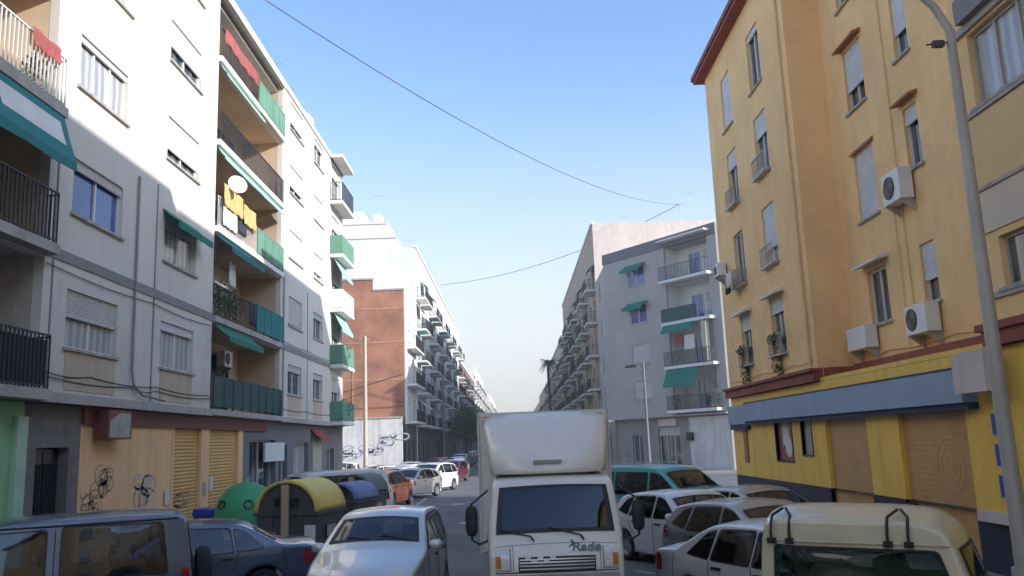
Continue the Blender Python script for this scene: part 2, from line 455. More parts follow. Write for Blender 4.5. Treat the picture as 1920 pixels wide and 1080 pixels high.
# ------------------------------------------------------------------ GROUND
g = MB().add([(-1500, -1500, 0), (1500, -1500, 0), (1500, 2500, 0), (-1500, 2500, 0)], [(0, 1, 2, 3)]).build('ground', M_['asphalt']); struct(g)
def pavement(name, rects, h=.13):
    for i, (x0, x1, y0, y1) in enumerate(rects):
        o = struct(MB().box(x0+.15, x1-.15, y0+.15, y1-.15, -.05, h).build(name, M_['walk']))
        k = MB().box(x0, x0+.148, y0, y1, -.05, h-.003).box(x1-.148, x1, y0, y1, -.05, h-.003)
        k.box(x0+.148, x1-.148, y0, y0+.148, -.05, h-.003).box(x0+.148, x1-.148, y1-.148, y1, -.05, h-.003)
        struct(k.build('kerb', M_['kerb']))
pavement('pavement', [(-9.6, -8.05, -40, 43.5), (-9.2, -6.8, 70.5, 420), (6.2, 8.4, -40, 32.5), (6.4, 9, 72, 420)])
struct(MB().prism([(5.9, 71.9), (6.6, 66.5), (12.6, 58.2), (40, 57.6), (40, 60.4), (15.4, 60.4), (8.6, 71.9)], -.05, .13, 'z').build('pavement', M_['walk']))
struct(MB().box(-40, -9.3, 68.8, 71.6, -.05, .13).build('pavement', M_['walk']))
def marking(mb, pts, w=.12):
    a, b = Vector(pts[0]), Vector(pts[1]); d = (b-a).normalized(); n = Vector((-d.y, d.x))*w/2
    mb.add([(*(a-n), .004), (*(b-n), .004), (*(b+n), .004), (*(a+n), .004)], [(0, 1, 2, 3)])
mk = MB(); marking(mk, ((-4.45, 27), (-4.45, 43))); marking(mk, ((-4.6, 62), (-4.9, 400))); marking(mk, ((2.4, 20), (2.4, 33)))
for k in range(9): marking(mk, ((-4.45, 27+3.2*k-3), (-7.2, 25.6+3.2*k-3)), .1)
for k in range(7): marking(mk, ((2.3, 9+4.2*k), (5.6, 5.0+4.2*k)), .1)
struct(mk.build('road_markings', M_['mark']))
for i, (x, y) in enumerate([(-1.6, 29), (-2.6, 38)]):
    o = MB().lathe([(.33, .002), (.33, .012), (.01, .012)], 24, Matrix.Translation((x, y, 0))).build('manhole_cover', M_['steel'])
    tag(o, ['round metal manhole cover in the near lane asphalt', 'round metal manhole cover in the lane farther up the street'][i], 'manhole cover', 'manhole covers')

# ------------------------------------------------------------------ LEFT APARTMENT BUILDING (X = -9)
FH = 2.8; Z0 = 3.86
FL = Fac(-9, 0, 0, 1)
LB = thing('apartment_building', (-9, 20, 0), 'white and grey apartment block with green awnings on the left of the street', 'building')
wide, narrow = (16.95, 19.2), (21.6, 23.85)
farA, farB = (34.0, 36.2), (38.35, 40.2)
ops = []; wins = []
rnd = random.Random(3)
for k in range(5):
    z = Z0+FH*k
    for j, (a, b) in enumerate([wide, narrow, farA, farB, (3.0, 5.2), (-2.5, -.3), (-12, -9.8), (-17, -14.8)]):
        if k == 4 and j == 3: pass
        ops.append((a, b, z+.95, z+2.15)); wins.append((k, j, a, b, z+.95, z+2.15))
    for (a, b) in [(25.3, 32.8), (8.6, 16.05), (-8.6, -3.6)]: ops.append((a, b, z+.0, z+2.62))
    ops.append((42.3, 44.2, z+.05, z+2.2))
mb = MB(); wall(mb, FL, -34, 45, Z0-.16, 17.4, ops, .2)
FLe = Fac(-9, 45, -1, 0)   # end wall onto the side street
wall(mb, FLe, 0, 14, 0, 17.4, [(3, 4.3, Z0+FH*k+.95, Z0+FH*k+2.15) for k in range(5)]+[(8, 9.3, Z0+FH*k+.95, Z0+FH*k+2.15) for k in range(5)], .2)
mb.box(-23, -9.02, -34, -33.9, 0, 17.4); mb.box(-23, -22.9, -34, 45, 0, 17.4)
mb.box(-22.9, -9.22, -33.8, 44.8, 17.1, 17.2)
mb.build('wall', M_['plaster'], LB)
for k in range(5):
    for u in (3, 8): window(LB, FLe, u, u+1.3, Z0+FH*k+.95, Z0+FH*k+2.15, .3, 'glass')
MB().box(-9.3, -8.93, -34, 45.1, 17.4, 17.62).build('parapet', M_['slab_w'], LB)
glz = {(0, 0): ('curtain', .45), (1, 0): ('glass_b', .16), (2, 0): ('curtain', .1), (3, 0): ('curtain', .2), (0, 1): ('curtain', .16), (1, 1): ('curtain', .2), (2, 1): ('glass', .72), (3, 1): ('glass', .6)}
for (k, j, a, b, z0, z1) in wins:
    gl, sh = glz.get((k, j), (rnd.choice(['curtain', 'glass', 'glass']), rnd.choice([.2, .45, .7, .9])))
    shm = 'shutter_w' if k >= 2 or (k, j) == (0, 1) else 'shutter'
    window(LB, FL, a, b, z0, z1, sh, gl, shm=shm, leaves=3 if (k, j) == (2, 0) else 2)
# sealed panel joints, bands and drain pipes
b = MB()
for (a, c) in [(16.07, 25.28), (32.84, 42.2)]: b.box(a, c, -.03, .01, Z0+FH-.14, Z0+FH+.08, FL.M)
b.build('string_course', M_['band'], LB)
b = MB()
for (a, c) in [(16.07, 25.28), (32.84, 45.0), (-34, 8.6)]: b.box(a, c, -.09, .01, Z0-.18, Z0+.02, FL.M)
b.build('string_course', M_['slab'], LB)
j = MB()
for u in (16.35, 21.1, 37.2): j.box(u-.025, u+.025, -.022, .01, Z0+.05, 9.5, FL.M)
j.build('panel_joint', M_['band'], LB)
p = MB()
p.tube([FL.p(19.95, -.04, 9.35), FL.p(19.95, -.05, 4.6), FL.p(20.0, -.08, 4.25), FL.p(20.4, -.12, 4.02), FL.p(21.7, -.12, 3.95)], .03, 8)
p.tube([FL.p(33.1, -.06, 9.4), FL.p(33.1, -.06, 3.9)], .03, 8)
p.build('drain_pipe', M_['band'], LB)
pn = MB()
for (a, c) in [wide, narrow, farA, farB]:
    for k in (0,): pn.box(a+.05, c-.05, -.018, .01, Z0+.1+FH*k, Z0+.87+FH*k, FL.M)
pn.build('spandrel_panel', mat('panel_tan', (.56, .46, .34), .9, var=.1, stain=.2), LB)
# loggias
def loggia(root, fac, u0, u1, z, h, depth, m='loggia', door=None, frame='dframe'):
    q = MB()
    q.box(u0, u1, .001, depth, z-.16, z-.002, fac.M)
    q.box(u0-.05, u1+.05, depth, depth+.1, z, z+h, fac.M)
    q.box(u0-.08, u0-.002, .21, depth, z, z+h, fac.M); q.box(u1+.002, u1+.08, .21, depth, z, z+h, fac.M)
    q.box(u0, u1, .21, depth, z+h+.003, z+h+.1, fac.M)
    q.build('loggia', M_[m], root)
    if door:
        for (a, b_, g_) in door: window(root, fac, a, b_, z+.05, z+2.15, 0 if g_ != 'curtain' else .3, g_, frame, d0=depth-.165, sill=False)
edge_m = ['slab', 'slab', 'slab_w', 'slab_w', 'slab_w']
for k in range(5):
    z = Z0+FH*k
    loggia(LB, FL, 25.3, 32.8, z, 2.62, 1.6, door=[(25.8, 27.8, 'glass'), (29.3, 31.5, 'curtain' if k in (1, 4) else 'glass')])
    loggia(LB, FL, 8.6, 16.05, z, 2.62, 1.5, m='loggia' if k else 'slab', door=[(12.4, 14.6, 'glass')])
    s = MB().box(25.28, 32.82, -.12, 0.02, z-.15, z+.03, FL.M).build('balcony_slab', M_[edge_m[k]], LB)
    s2 = MB().box(8.6, 16.05, -.3, 0.02, z-.17, z+.03, FL.M).build('balcony_slab', M_['slab'], LB)
MB().box(25.28, 32.82, -.12, .02, 17.25, 17.36, FL.M).build('roof_edge', M_['slab_w'], LB)
# long loggia railings
def rail_panel(root, fac, u0, u1, z, h, d, m):
    q = MB().box(u0, u1, d-.02, d+.02, z+.08, z+h, fac.M).box(u0-.01, u1+.01, d-.03, d+.03, z+h, z+h+.04, fac.M)
    for k in range(int((u1-u0)/.9)+2):
        u = min(u1, u0+.9*k); q.box(u-.02, u+.02, d-.035, d+.03, z, z+h, fac.M)
    return q.build('railing', M_[m], root)
def rail_bars(root, fac, u0, u1, z, h, d, m='iron', step=.13, r=.009):
    q = MB(); bars(q, fac, u0, u1, z, z+h, d, step, r); return q.build('railing', M_[m], root)
rail_panel(LB, FL, 25.35, 32.75, Z0+.03, .95, -.08, 'dgreen')
rail_bars(LB, FL, 25.35, 29.3, Z0+FH+.03, .95, -.08)
rail_panel(LB, FL, 29.4, 32.75, Z0+FH+.03, .98, -.1, 'teal_c')
rail_bars(LB, FL, 25.35, 29.3, Z0+FH*2+.03, .95, -.08, 'wbar'); rail_panel(LB, FL, 29.4, 32.75, Z0+FH*2+.03, .95, -.08, 'greenmesh')
rail_bars(LB, FL, 25.35, 32.75, Z0+FH*3+.03, .95, -.08, 'iron', .1)
rail_bars(LB, FL, 25.35, 29.2, Z0+FH*4+.03, .95, -.08, 'iron'); rail_panel(LB, FL, 29.3, 32.75, Z0+FH*4+.03, .95, -.08, 'greenmesh')
for k, m in enumerate(['iron', 'iron', 'wbar', 'wbar', 'iron']):
    z = Z0+FH*k+.03
    rail_bars(LB, FL, 8.7, 15.98, z, 1.0, -.25, m, .13, .012)
    q = MB(); M = FL.M
    q.box(15.96, 15.99, -.25, 0, z+.97, z+1.0, M)
    for d in (-.17, -.08): q.box(15.97, 15.985, d-.008, d+.008, z, z+.97, M)
    q.build('railing', M_[m], LB)
MB().box(8.75, 15.9, -.21, -.2, Z0+.1, Z0+.95, FL.M).build('railing_screen', M_['cloth_d'], LB)
# awnings
awning(LB, FL, 25.4, 28.9, Z0+2.6, -.02, .42, .5, 'green')
awning(LB, FL, 25.4, 28.9, Z0+FH+2.6, -.02, .42, .5, 'teal_c')
awning(LB, FL, 25.4, 32.6, Z0+2*FH+2.6, -.02, .3, .22, 'mint', .1)
awning(LB, FL, 25.4, 29.6, Z0+3*FH+2.6, -.02, .3, .22, 'mint', .1)
awning(LB, FL, 9.0, 15.95, Z0+FH+2.6, -.27, .95, .3, 'teal_c', .2)
MB().grid([[FL.p(u, -.27-.3*i/6-.02, Z0+FH+2.6-.95*i/6-.04*math.sin(math.pi*i/6)) for u in (13.6, 14.6, 15.7)] for i in (1, 2, 3, 4)]).build('awning_patch', M_['cloth_w'], LB)
awning(LB, FL, 21.45, 24.0, Z0+FH+2.3, -.01, .34, .42, 'green', .2)
awning(LB, FL, 17.0, 19.3, Z0+4*FH+2.2, -.01, .5, .4, 'green', .2)
# awning side of narrow window
# end balconies, projecting
for k in range(5):
    z = Z0+FH*k
    MB().box(41.8, 44.9, -.66, 0.0, z-.14, z+.03, FL.M).build('balcony_slab', M_['slab_w'], LB)
    window(LB, FL, 42.3, 44.2, z+.05, z+2.2, .3, 'glass', sill=False)
    q = MB(); m = ['greenmesh', 'greenmesh', 'slab_w', 'greenmesh', 'iron'][k]
    if k == 4:
        bars(q, FL, 41.85, 44.85, z+.03, z+1., -.62)
        fe = Fac(-8.38, 41.87, -1, 0); bars(q, fe, 0, .6, z+.03, z+1., 0)
    else:
        q.box(41.82, 44.88, -.64, -.61, z+.06, z+1., FL.M).box(41.82, 41.85, -.608, -.02, z+.06, z+1., FL.M)
    q.build('railing', M_[m], LB)
awning(LB, FL, 41.9, 44.8, Z0+3*FH-.16+.0, -.2, .8, .4, 'mint', .15)
awning(LB, FL, 41.9, 44.8, Z0+FH*2-.16, -.2, .8, .4, 'mint', .2)
MB().box(41.8, 44.9, -.66, 0, 17.4, 17.56, FL.M).build('roof_edge', M_['slab_w'], LB)
q = MB(); rr = random.Random(77)
def sagwire(mb, fac, us, z, d, r=.012):
    P = []
    for a, b_ in zip(us[:-1], us[1:]):
        for k in range(6): P.append(fac.p(a+(b_-a)*k/6, d, z-.07*math.sin(math.pi*k/6)))
    P.append(fac.p(us[-1], d, z)); mb.tube(P, r, 4)
for z_, u_ in ((Z0+.32, [16.1, 19.9, 21.4, 25.2]), (Z0+.42, [16.1, 18, 21.4, 25.2]), (Z0+FH-.3, [16.1, 21, 25.2]), (Z0+.35, [33, 37, 41.8]), (Z0+FH+.2, [33, 37.3, 41.8])): sagwire(q, FL, u_, z_, -.035)
q.build('facade_wiring', M_['wire'], LB)
# ground floor shops (set back 0.25)
D = .25
gf = MB(); gf.box(-34, 16.2, D, D+.2, 0, .01, FL.M)
st = MB(); wall(st, FL, 16.15, 18.3, 0, 3.68, [(16.62, 17.85, .0, 2.82)], .35, D)
st.build('stone_cladding', M_['stone'], LB)
dr = MB().box(16.66, 17.22, D+.2, D+.24, .05, 2.78, FL.M).box(17.26, 17.81, D+.2, D+.24, .05, 2.78, FL.M).box(16.62, 17.85, D+.26, D+.3, 0, 2.82, FL.M)
drr = dr.build('door', M_['blackdoor'], LB)
hb = MB()
for k in range(5): hb.box(16.7+.11*k, 16.712+.11*k, D+.17, D+.195, .3, 2.5, FL.M); hb.box(17.3+.11*k, 17.312+.11*k, D+.17, D+.195, .3, 2.5, FL.M)
hb.build('door_bars', M_['iron'], drr)
cw = MB(); wall(cw, FL, 18.302, 23.2, 0, 3.3, [], .2, D); cw.build('shop_wall', M_['cream'], LB)
MB().box(18.3, 31.8, D-.08, D+.1, 3.302, 3.68, FL.M).build('fascia', M_['redfascia'], LB)
for (a, c) in [(23.3, 25.3), (26.0, 28.7)]:
    s = MB().box(a, c, D+.08, D+.14, 0, 3.3, FL.M).build('roller_shutter', M_['ochre_sh'], LB)
pl = MB()
for (a, c) in [(23.2, 23.3), (25.32, 25.98), (28.72, 29.2)]: pl.box(a, c, D-.03, D+.3, 0, 3.3, FL.M)
pl.build('pillar', M_['cream'], LB)
sh = MB(); wall(sh, FL, 29.2, 45, 0, 3.68, [(30, 33.3, .3, 3.0), (33.8, 35, 0, 2.8), (36, 38.6, .4, 2.9), (42.5, 44, 0, 2.6)], .35, D+.001); sh.build('shop_wall', M_['plaster_dg'], LB)
for (a, c, z0, z1, gl) in [(30, 33.3, .3, 3.0, 'glass'), (33.8, 35, 0, 2.8, 'glass'), (36, 38.6, .4, 2.9, 'curtain'), (42.5, 44, 0, 2.6, 'glass')]:
    window(LB, FL, a, c, z0, z1, 0, gl, d0=D+.1, sill=False)
MB().box(39.2, 41.0, D-.06, D+.0, 0, 3.3, FL.M).build('pillar', mat('sage_column', (.42, .46, .36), .8, var=.1), LB)
awning(LB, FL, 39.0, 41.2, 3.5, D, .4, .45, 'pink', .15)
MB().box(31.6, 34.2, D-.1, D-.02, 2.2, 2.9, FL.M).build('shop_panel', M_['white'], LB)
gr = MB(); wall(gr, FL, -34, 16.148, 0, 3.68, [(9, 12.6, .4, 2.6), (12.9, 15.3, 0, 2.65), (0, 6, .3, 2.8)], .3, D); gr.build('shop_wall', M_['palegreen'], LB)
window(LB, FL, 9, 12.6, .4, 2.6, 0, 'glass', d0=D+.1, sill=False); window(LB, FL, 12.9, 15.3, 0, 2.65, 0, 'glass', d0=D+.1, sill=False); window(LB, FL, 0, 6, .3, 2.8, 0, 'glass', d0=D+.1, sill=False)
MB().box(15.8, 16.14, D-.1, D-.001, 0, 3.4, FL.M).build('pillar', mat('mint_column', (.4, .62, .45), .7, var=.1), LB)
# graffiti on the cream wall
def scribble(mb, fac, cu, cz, w, h, seed, d, n=7, t=.022):
    rnd = random.Random(seed)
    for _ in range(n):
        a0 = rnd.uniform(0, 6.28); x = cu+rnd.uniform(-w, w)*.35; z = cz+rnd.uniform(-h, h)*.35
        r1 = rnd.uniform(.12, .4)*w; r2 = rnd.uniform(.12, .4)*h; turns = rnd.uniform(.5, 1.2)
        pts = []
        for i in range(15):
            a = a0+turns*6.28*i/14; pts.append((x+r1*math.cos(a)*(1-.3*i/14), z+r2*math.sin(a*rnd.choice([1, 1, 1.05]))))
        for i in range(14):
            p0 = Vector(pts[i]); p1 = Vector(pts[i+1]); dd = p1-p0
            if dd.length < 1e-4: continue
            nn = Vector((-dd.y, dd.x)).normalized()*t*(.5+.5*math.sin(3.14*i/14+.3))
            mb.add([fac.p(*(p0-nn).to_tuple()[:1], d, (p0-nn).y), fac.p((p1-nn).x, d, (p1-nn).y), fac.p((p1+nn).x, d, (p1+nn).y), fac.p((p0+nn).x, d, (p0+nn).y)], [(0, 1, 2, 3)])
q = MB(); scribble(q, FL, 19.4, 2.0, 1.0, .6, 1, D-.004, 12, .022); scribble(q, FL, 18.85, 1.6, .9, .6, 2, D-.005, 12, .022); scribble(q, FL, 18.85, 1.0, .9, .5, 3, D-.004, 10, .02); scribble(q, FL, 24.2, 1.3, 1.2, .5, 4, D+.072)
q.build('graffiti', M_['graf_k'], LB)
q = MB(); scribble(q, FL, 21.6, 1.7, 1.2, .8, 5, D-.004, 12, .028); q.build('graffiti', M_['graf_b'], LB)
for i, (u, z, m_) in enumerate([(26.2, 1.7, 'cloth_w'), (25.6, 1.55, 'poster_g'), (22.9, 1.5, 'cloth_w')]):
    tag(MB().box(u-.14, u+.14, D-.044, D-.034, z-.2, z+.2, FL.M).build('paper_notice', M_[m_]), ['white paper notice on the pillar between the ochre shutters', 'grey paper notice left of the white one between the ochre shutters', 'white paper notice at the right end of the cream graffiti wall'][i], 'notice', 'paper notices on the shopfront')
# projecting light box sign
sg = thing('shop_sign', FL.p(18.9, 0, 3.1), 'blank white box sign with red top beside the dark doorway', 'sign')
MB().box(18.75, 19.9, -.12, .16, 2.98, 3.62, FL.M).build('sign_box', M_['redfascia'], sg)
MB().prism([(18.83, 3.02), (19.82, 3.02), (19.82, 3.56), (19.3, 3.56), (18.83, 3.38)], -.126, -.121, 'y', FL.M).build('sign_face', M_['poster_g'], sg)
MB().box(18.9, 19.0, .16, .25, 3.2, 3.4, FL.M).build('bracket', M_['steel'], sg)
ac_unit(FL, 29.9, Z0+1.75, 'white air conditioner hung inside the first-floor loggia above the dark green railing', d=1.5, fan=.26)
dish(FL.p(26.1, -.4, Z0+2*FH+1.2), (1, -1.3, .35), .31, 'white satellite dish on the balcony with yellow laundry')
dish((-9.5, 38.2, 17.62), (1, -1.2, .5), .5, 'white satellite dish on the roof edge of the left block')
antenna((-9.8, 33.5, 17.6), 1.2, 'small aerial on the left block roof above the loggias')
antenna((-9.8, 35.5, 17.6), .9, 'shorter aerial on the left block roof nearer the dish')
cloth(FL, 25.5, 27.4, Z0+2*FH+1.45, Z0+2*FH+.75, -.2, 'cloth_y', 'yellow laundry hanging over the third balcony rail', 1)
cloth(FL, 27.5, 28.9, Z0+2*FH+1.35, Z0+2*FH+.7, -.18, 'cloth_y', 'ochre towel drying right of the yellow laundry', 2)
cloth(FL, 25.6, 27.0, Z0+2*FH+.75, Z0+2*FH+.15, -.15, 'cloth_w', 'white sheet under the yellow laundry on the balcony rail', 3)
cloth(FL, 27.2, 28.0, Z0+2*FH+.98, Z0+2*FH+.3, -.14, 'cloth_d', 'dark garment beside the white sheet on the balcony rail', 4)
cloth(FL, 25.5, 29.1, Z0+4*FH+1.06, Z0+4*FH+.6, -.13, 'pink', 'long red cloth over the top-floor balcony rail', 5)
cloth(FL, 26.6, 27.2, Z0+FH+2.0, Z0+FH+1.2, -.05, 'cloth_w', 'white shirt hanging among the second-floor balcony plants', 6)
cloth(FL, 28.4, 29.2, Z0+FH+.98, Z0+FH+.2, -.14, 'cloth_d', 'dark cloth on the rail at the end of the plant balcony', 7)
cloth(FL, 14.6, 15.6, Z0+2*FH+1.08, Z0+2*FH+.75, -.33, 'pink', 'reddish blanket over the white railing at the left edge', 8)
for i, (u, lab) in enumerate([(25.7, 'leafy plant at the near end of the second-floor balcony'), (26.4, 'leafy plant second from the near end of the second-floor balcony'), (27.3, 'leafy plant below the white shirt on the second-floor balcony'), (28.1, 'leafy plant next to the dark cloth on the second-floor balcony')]):
    plant(FL.p(u, .25, Z0+FH+.03), lab, .6, .9+.15*(i % 2), ['leaf', 'leaf2'][i % 2], i)
plant(FL.p(15.5, .1, Z0+2*FH+.03), 'potted plant behind the white railing at the left edge', .4, .7, 'leaf2', 9)
plant(FL.p(43, -.5, Z0+FH+.03), 'plant on the lowest planted end balcony of the left block', .6, 1.0, 'leaf2', 10)
plant(FL.p(43.2, -.5, Z0+.03), 'plant on the first-floor end balcony of the left block', .7, .9, 'leaf', 11)
plant(FL.p(31.5, .4, Z0+4*FH+.03), 'leafy plant on the top-floor loggia behind the green screen', .6, 1.0, 'leaf2', 12)

# ------------------------------------------------------------------ RIGHT YELLOW BUILDING
FR = Fac(8, 0, 0, -1); FR9 = Fac(9, 0, 0, -1)        # u = -Y
RB = thing('apartment_building', (9, 18, 0), 'ochre apartment block with yellow and navy shopfronts on the right', 'building')
colA, colB = (-29.2, -28.0), (-25.75, -24.5)
zA = [(4.88, 6.55), (7.6, 9.45), (10.45, 12.4), (13.3, 15.25)]
colC, colD = (-20.9, -19.8), (-18.1, -17.45)
zC = [(5.1, 6.45), (7.75, 9.5), (10.65, 12.3), (13.5, 15.1)]
zD = [(5.2, 6.5), (8.2, 9.6), (10.8, 12.3), (13.6, 15.1)]
wR = MB()
wall(wR, FR, -31.3, -22.35, 4.0, 16.3, [(*c, *z) for c in (colA, colB) for z in zA], .2)
wall(wR, FR9, -22.35, -13.9, 4.0, 16.3, [(*colC, *z) for z in zC]+[(*colD, *z) for z in zD], .2)
wR.box(8, 9, 22.2, 22.35, 4.0, 16.3)
near = [(-13.6, -11.9)]
bay_ops = [(-13.55, -11.6, 7.85, 9.15), (-13.45, -11.6, 4.75, 5.6), (-13.5, -11.6, 10.9, 12.2), (-13.5, -11.6, 13.6, 15)]
for c in [(-8, -6.6), (-2.5, -1), (4, 5.5), (10, 11.5), (16, 17.5), (22, 23.5)]: bay_ops += [(*c, *z) for z in zC]
wall(wR, FR, -13.9, 34, 4.0, 16.3, bay_ops, .3)
wR.box(8, 9, 13.9, 14.0, 4, 16.3)
wR.box(8.02, 22, 31.3, 31.45, 0, 16.3); wR.box(21.9, 22, -34, 31.3, 0, 16.3); wR.box(8.0, 22, -34.1, -34, 0, 16.3)
wR.box(8.3, 21.9, -33.9, 22.1, 15.9, 16.0); wR.box(8.3, 21.9, 22.2, 31.2, 15.95, 16.05)
wR.build('wall', M_['ochre'], RB)
styles = {('A', 0): ('glass', .3), ('A', 1): ('glass', .0), ('A', 2): ('glass', .3), ('A', 3): ('curtain', .95), ('B', 0): ('glass', .25), ('B', 1): ('curtain', .72), ('B', 2): ('glass', .35), ('B', 3): ('glass', .1),
          ('C', 0): ('glass', .0), ('C', 1): ('curtain', .95), ('C', 2): ('glass', .65), ('C', 3): ('glass', .4), ('D', 0): ('glass', .6), ('D', 1): ('glass', .25), ('D', 2): ('glass', .6), ('D', 3): ('glass', .4)}
for nm, c, zz, fc in (('A', colA, zA, FR), ('B', colB, zA, FR), ('C', colC, zC, FR9), ('D', colD, zD, FR9)):
    for k, (z0, z1) in enumerate(zz):
        gl, s_ = styles[(nm, k)]
        window(RB, fc, c[0], c[1], z0, z1, s_, gl, shm='shutter_w', leaves=1 if nm == 'D' else 2)
for (a, b_, z0, z1) in bay_ops[:4]: window(RB, FR, a, b_, z0, z1, 0 if z0 < 10 else .4, 'curtain' if z0 > 7 else 'glass', frame='steel', leaves=3)
for (a, b_, z0, z1) in bay_ops[4:]: window(RB, FR, a, b_, z0, z1, .4, 'glass')
# hoods over windows
hd = MB()
for (fc, c, z, m) in [(FR, colA, 6.62, 0), (FR, colB, 6.66, 0), (FR9, colC, 6.6, 0)]:
    hd.prism([(0, z), (0, z+.1), (-.3, z+.0), (-.3, z-.06)], c[0]-.2, c[1]+.2, 'x', fc.M)
hd.build('window_hood', M_['slab_w'], RB)
hd = MB()
for (fc, c, z) in [(FR9, colC, 12.4), (FR9, colD, 9.75), (FR9, colC, 9.56)]:
    hd.prism([(0, z), (0, z+.08), (-.22 if z > 9.6 else -.07, z), (-.22 if z > 9.6 else -.07, z-.05)], c[0]-.12, c[1]+.12, 'x', fc.M)
hd.build('window_hood', M_['terracotta'], RB)
# window grilles on far columns (lower part)
for c, z in [(colA, 10.45), (colB, 10.45), (colB, 7.6), (colA, 7.6), (colA, 4.88), (colB, 4.88)]:
    q = MB(); M = FR.M; bars(q, FR, c[0]-.02, c[1]+.02, z-.02, z+.55, -.16, .1, .008)
    q.box(c[0]-.03, c[1]+.03, -.2, 0, z-.08, z-.02, M); q.build('window_guard', M_['steel'], RB)
# cornices
cn = MB()
cn.box(-31.5, -22.15, -.16, .1, 3.86, 4.12, FR.M)
cn.box(-31.5, -22.1, -.26, .1, 4.12, 4.2, FR.M)
cn.box(8.16, 9.0, 22.0, 22.2, 3.86, 4.2)
cn.box(-22.0, -13.9, -.14, .1, 3.98, 4.25, FR9.M)
cn.box(-14.05, 34, -.16, .1, 3.86, 4.1, FR.M)
cn.box(-14.1, 34, -.24, .1, 4.1, 4.22, FR.M)
cn.build('cornice', M_['red'], RB)
cn = MB(); cn.box(-31.75, -22.0, -.38, .2, 16.3, 16.42, FR.M); cn.box(-31.8, -21.9, -.45, .2, 16.42, 16.6, FR.M); cn.box(8.02, 22, 31.3, 31.75, 16.3, 16.5)
cn.box(-21.8, -13.9, -.3, .2, 16.3, 16.5, FR9.M); cn.box(-13.8, 34, -.3, .2, 16.3, 16.5, FR.M)
cn.build('eaves', M_['red'], RB)
# bay panels
pp = MB().box(-13.8, -10.8, -.03, .01, 5.72, 6.42, FR.M).build('bay_panel', M_['beige_p'], RB)
pp = MB().box(-13.8, -10.8, -.025, .01, 6.5, 7.7, FR.M).build('bay_panel', M_['ochre_p'], RB)
pp = MB().box(-13.86, -10.6, -.06, .01, 7.72, 7.82, FR.M).box(-13.86, -10.6, -.06, .01, 6.43, 6.49, FR.M).box(-13.86, -10.6, -.07, .01, 9.2, 9.32, FR.M).box(-13.86, -10.6, -.05, .01, 4.62, 4.72, FR.M)
pp.build('bay_trim', M_['slab'], RB)
q = MB().box(-13.5, -11.6, -.2, .02, 9.32, 9.75, FR.M).build('blind_box', M_['band'], RB)
q = MB()
sagwire(q, FR, [-31.2, -27, -24, -22.4], 4.45, -.03); sagwire(q, FR9, [-22.3, -20, -17, -14.0], 4.42, -.03, .014)
q.tube([FR9.p(-19.0, -.03, 4.4), FR9.p(-19.0, -.03, 7.6), FR9.p(-18.8, -.03, 7.9)], .012, 4); q.tube([FR9.p(-18.6, -.03, 4.4), FR9.p(-18.62, -.03, 16)], .016, 5)
q.tube([FR.p(-22.6, -.05, 4.3), FR.p(-22.6, -.05, 16.2)], .035, 8)
q.build('facade_wiring', M_['ochre_p'], RB)
# ground floor (plane X=8)
gf = MB(); wall(gf, FR, -31.3, 34, 1.14, 3.84, [(-22.1, -19.5, 0, 3.05), (-17.9, -15.2, 0, 3.05), (-26.35, -24.8, 1.75, 3.08), (-23.95, -23.15, 1.95, 3.08), (-10, -6, 1.14, 3.0)], .25)
gf.box(-22.33, -13.95, 0.02, 1.2, 3.85, 3.95, FR.M)
gf.build('ground_floor_wall', M_['yellow'], RB)
gb = MB(); wall(gb, FR, -31.3, 34, 0, 1.138, [(-22.1, -19.5, 0, 1.138), (-17.9, -15.2, 0, 1.138)], .25, -.02); gb.build('plinth', M_['navy'], RB)
MB().box(-22.1, -19.5, .1, .15, 0, 3.05, FR.M).build('roller_shutter', M_['brown_sh'], RB)
MB().box(-17.9, -15.2, .1, .15, 0, 3.05, FR.M).build('roller_shutter', M_['brown_sh'], RB)
MB().box(-31.2, -29.0, -.2, .0, 2.9, 3.55, FR.M).box(-28.8, -14.7, -.28, .0, 2.98, 3.55, FR.M).build('sign_fascia', M_['blue_aw'], RB)
MB().box(-31.2, -29.0, -.15, .0, 2.72, 2.9, FR.M).box(-28.8, -14.7, -.2, .0, 2.86, 2.98, FR.M).box(-28.8, -14.7, -.26, .0, 3.55, 3.6, FR.M).build('fascia_trim', M_['dkblue'], RB)
MB().box(-26.35, -24.8, .08, .12, 1.75, 3.08, FR.M).build('shop_window', M_['poster_r'], RB)
MB().box(-23.95, -23.15, .08, .12, 1.95, 3.08, FR.M).build('shop_window', M_['poster_g'], RB)
q = MB().box(-25.9, -25.3, .07, .078, 2.2, 2.95, FR.M); q.lathe([(.3, 0), (.3, .006)], 18, FR.at(-25.4, .072, 2.15) @ Matrix.Rotation(R_(90), 4, 'X')); q.build('poster', M_['cloth_w'], RB)
fr = MB()
for (a, b_, z0, z1) in [(-26.35, -24.8, 1.75, 3.08), (-23.95, -23.15, 1.95, 3.08)]:
    fr.box(a-.05, a, -.02, .1, z0-.05, z1+.02, FR.M).box(b_, b_+.05, -.02, .1, z0-.05, z1+.02, FR.M).box(a, b_, -.02, .1, z0-.05, z0, FR.M)
fr.build('window_surround', M_['dframe'], RB)
MB().box(-29.9, -29.5, -.05, 0, 1.6, 2.7, FR.M).build('hanging_banner', M_['terracotta'], RB)
ht = MB()
for k in range(3): ht.tube([FR.p(-16.1+(.5-k*.17)*math.cos(a), .098, 1.85+(.5-k*.17)*math.sin(a)) for a in [i*math.pi/16 for i in range(33)]], .006, 4)
ht.build('shutter_emblem', mat('faded_orange', (.5, .31, .17), .6, var=.1), RB)
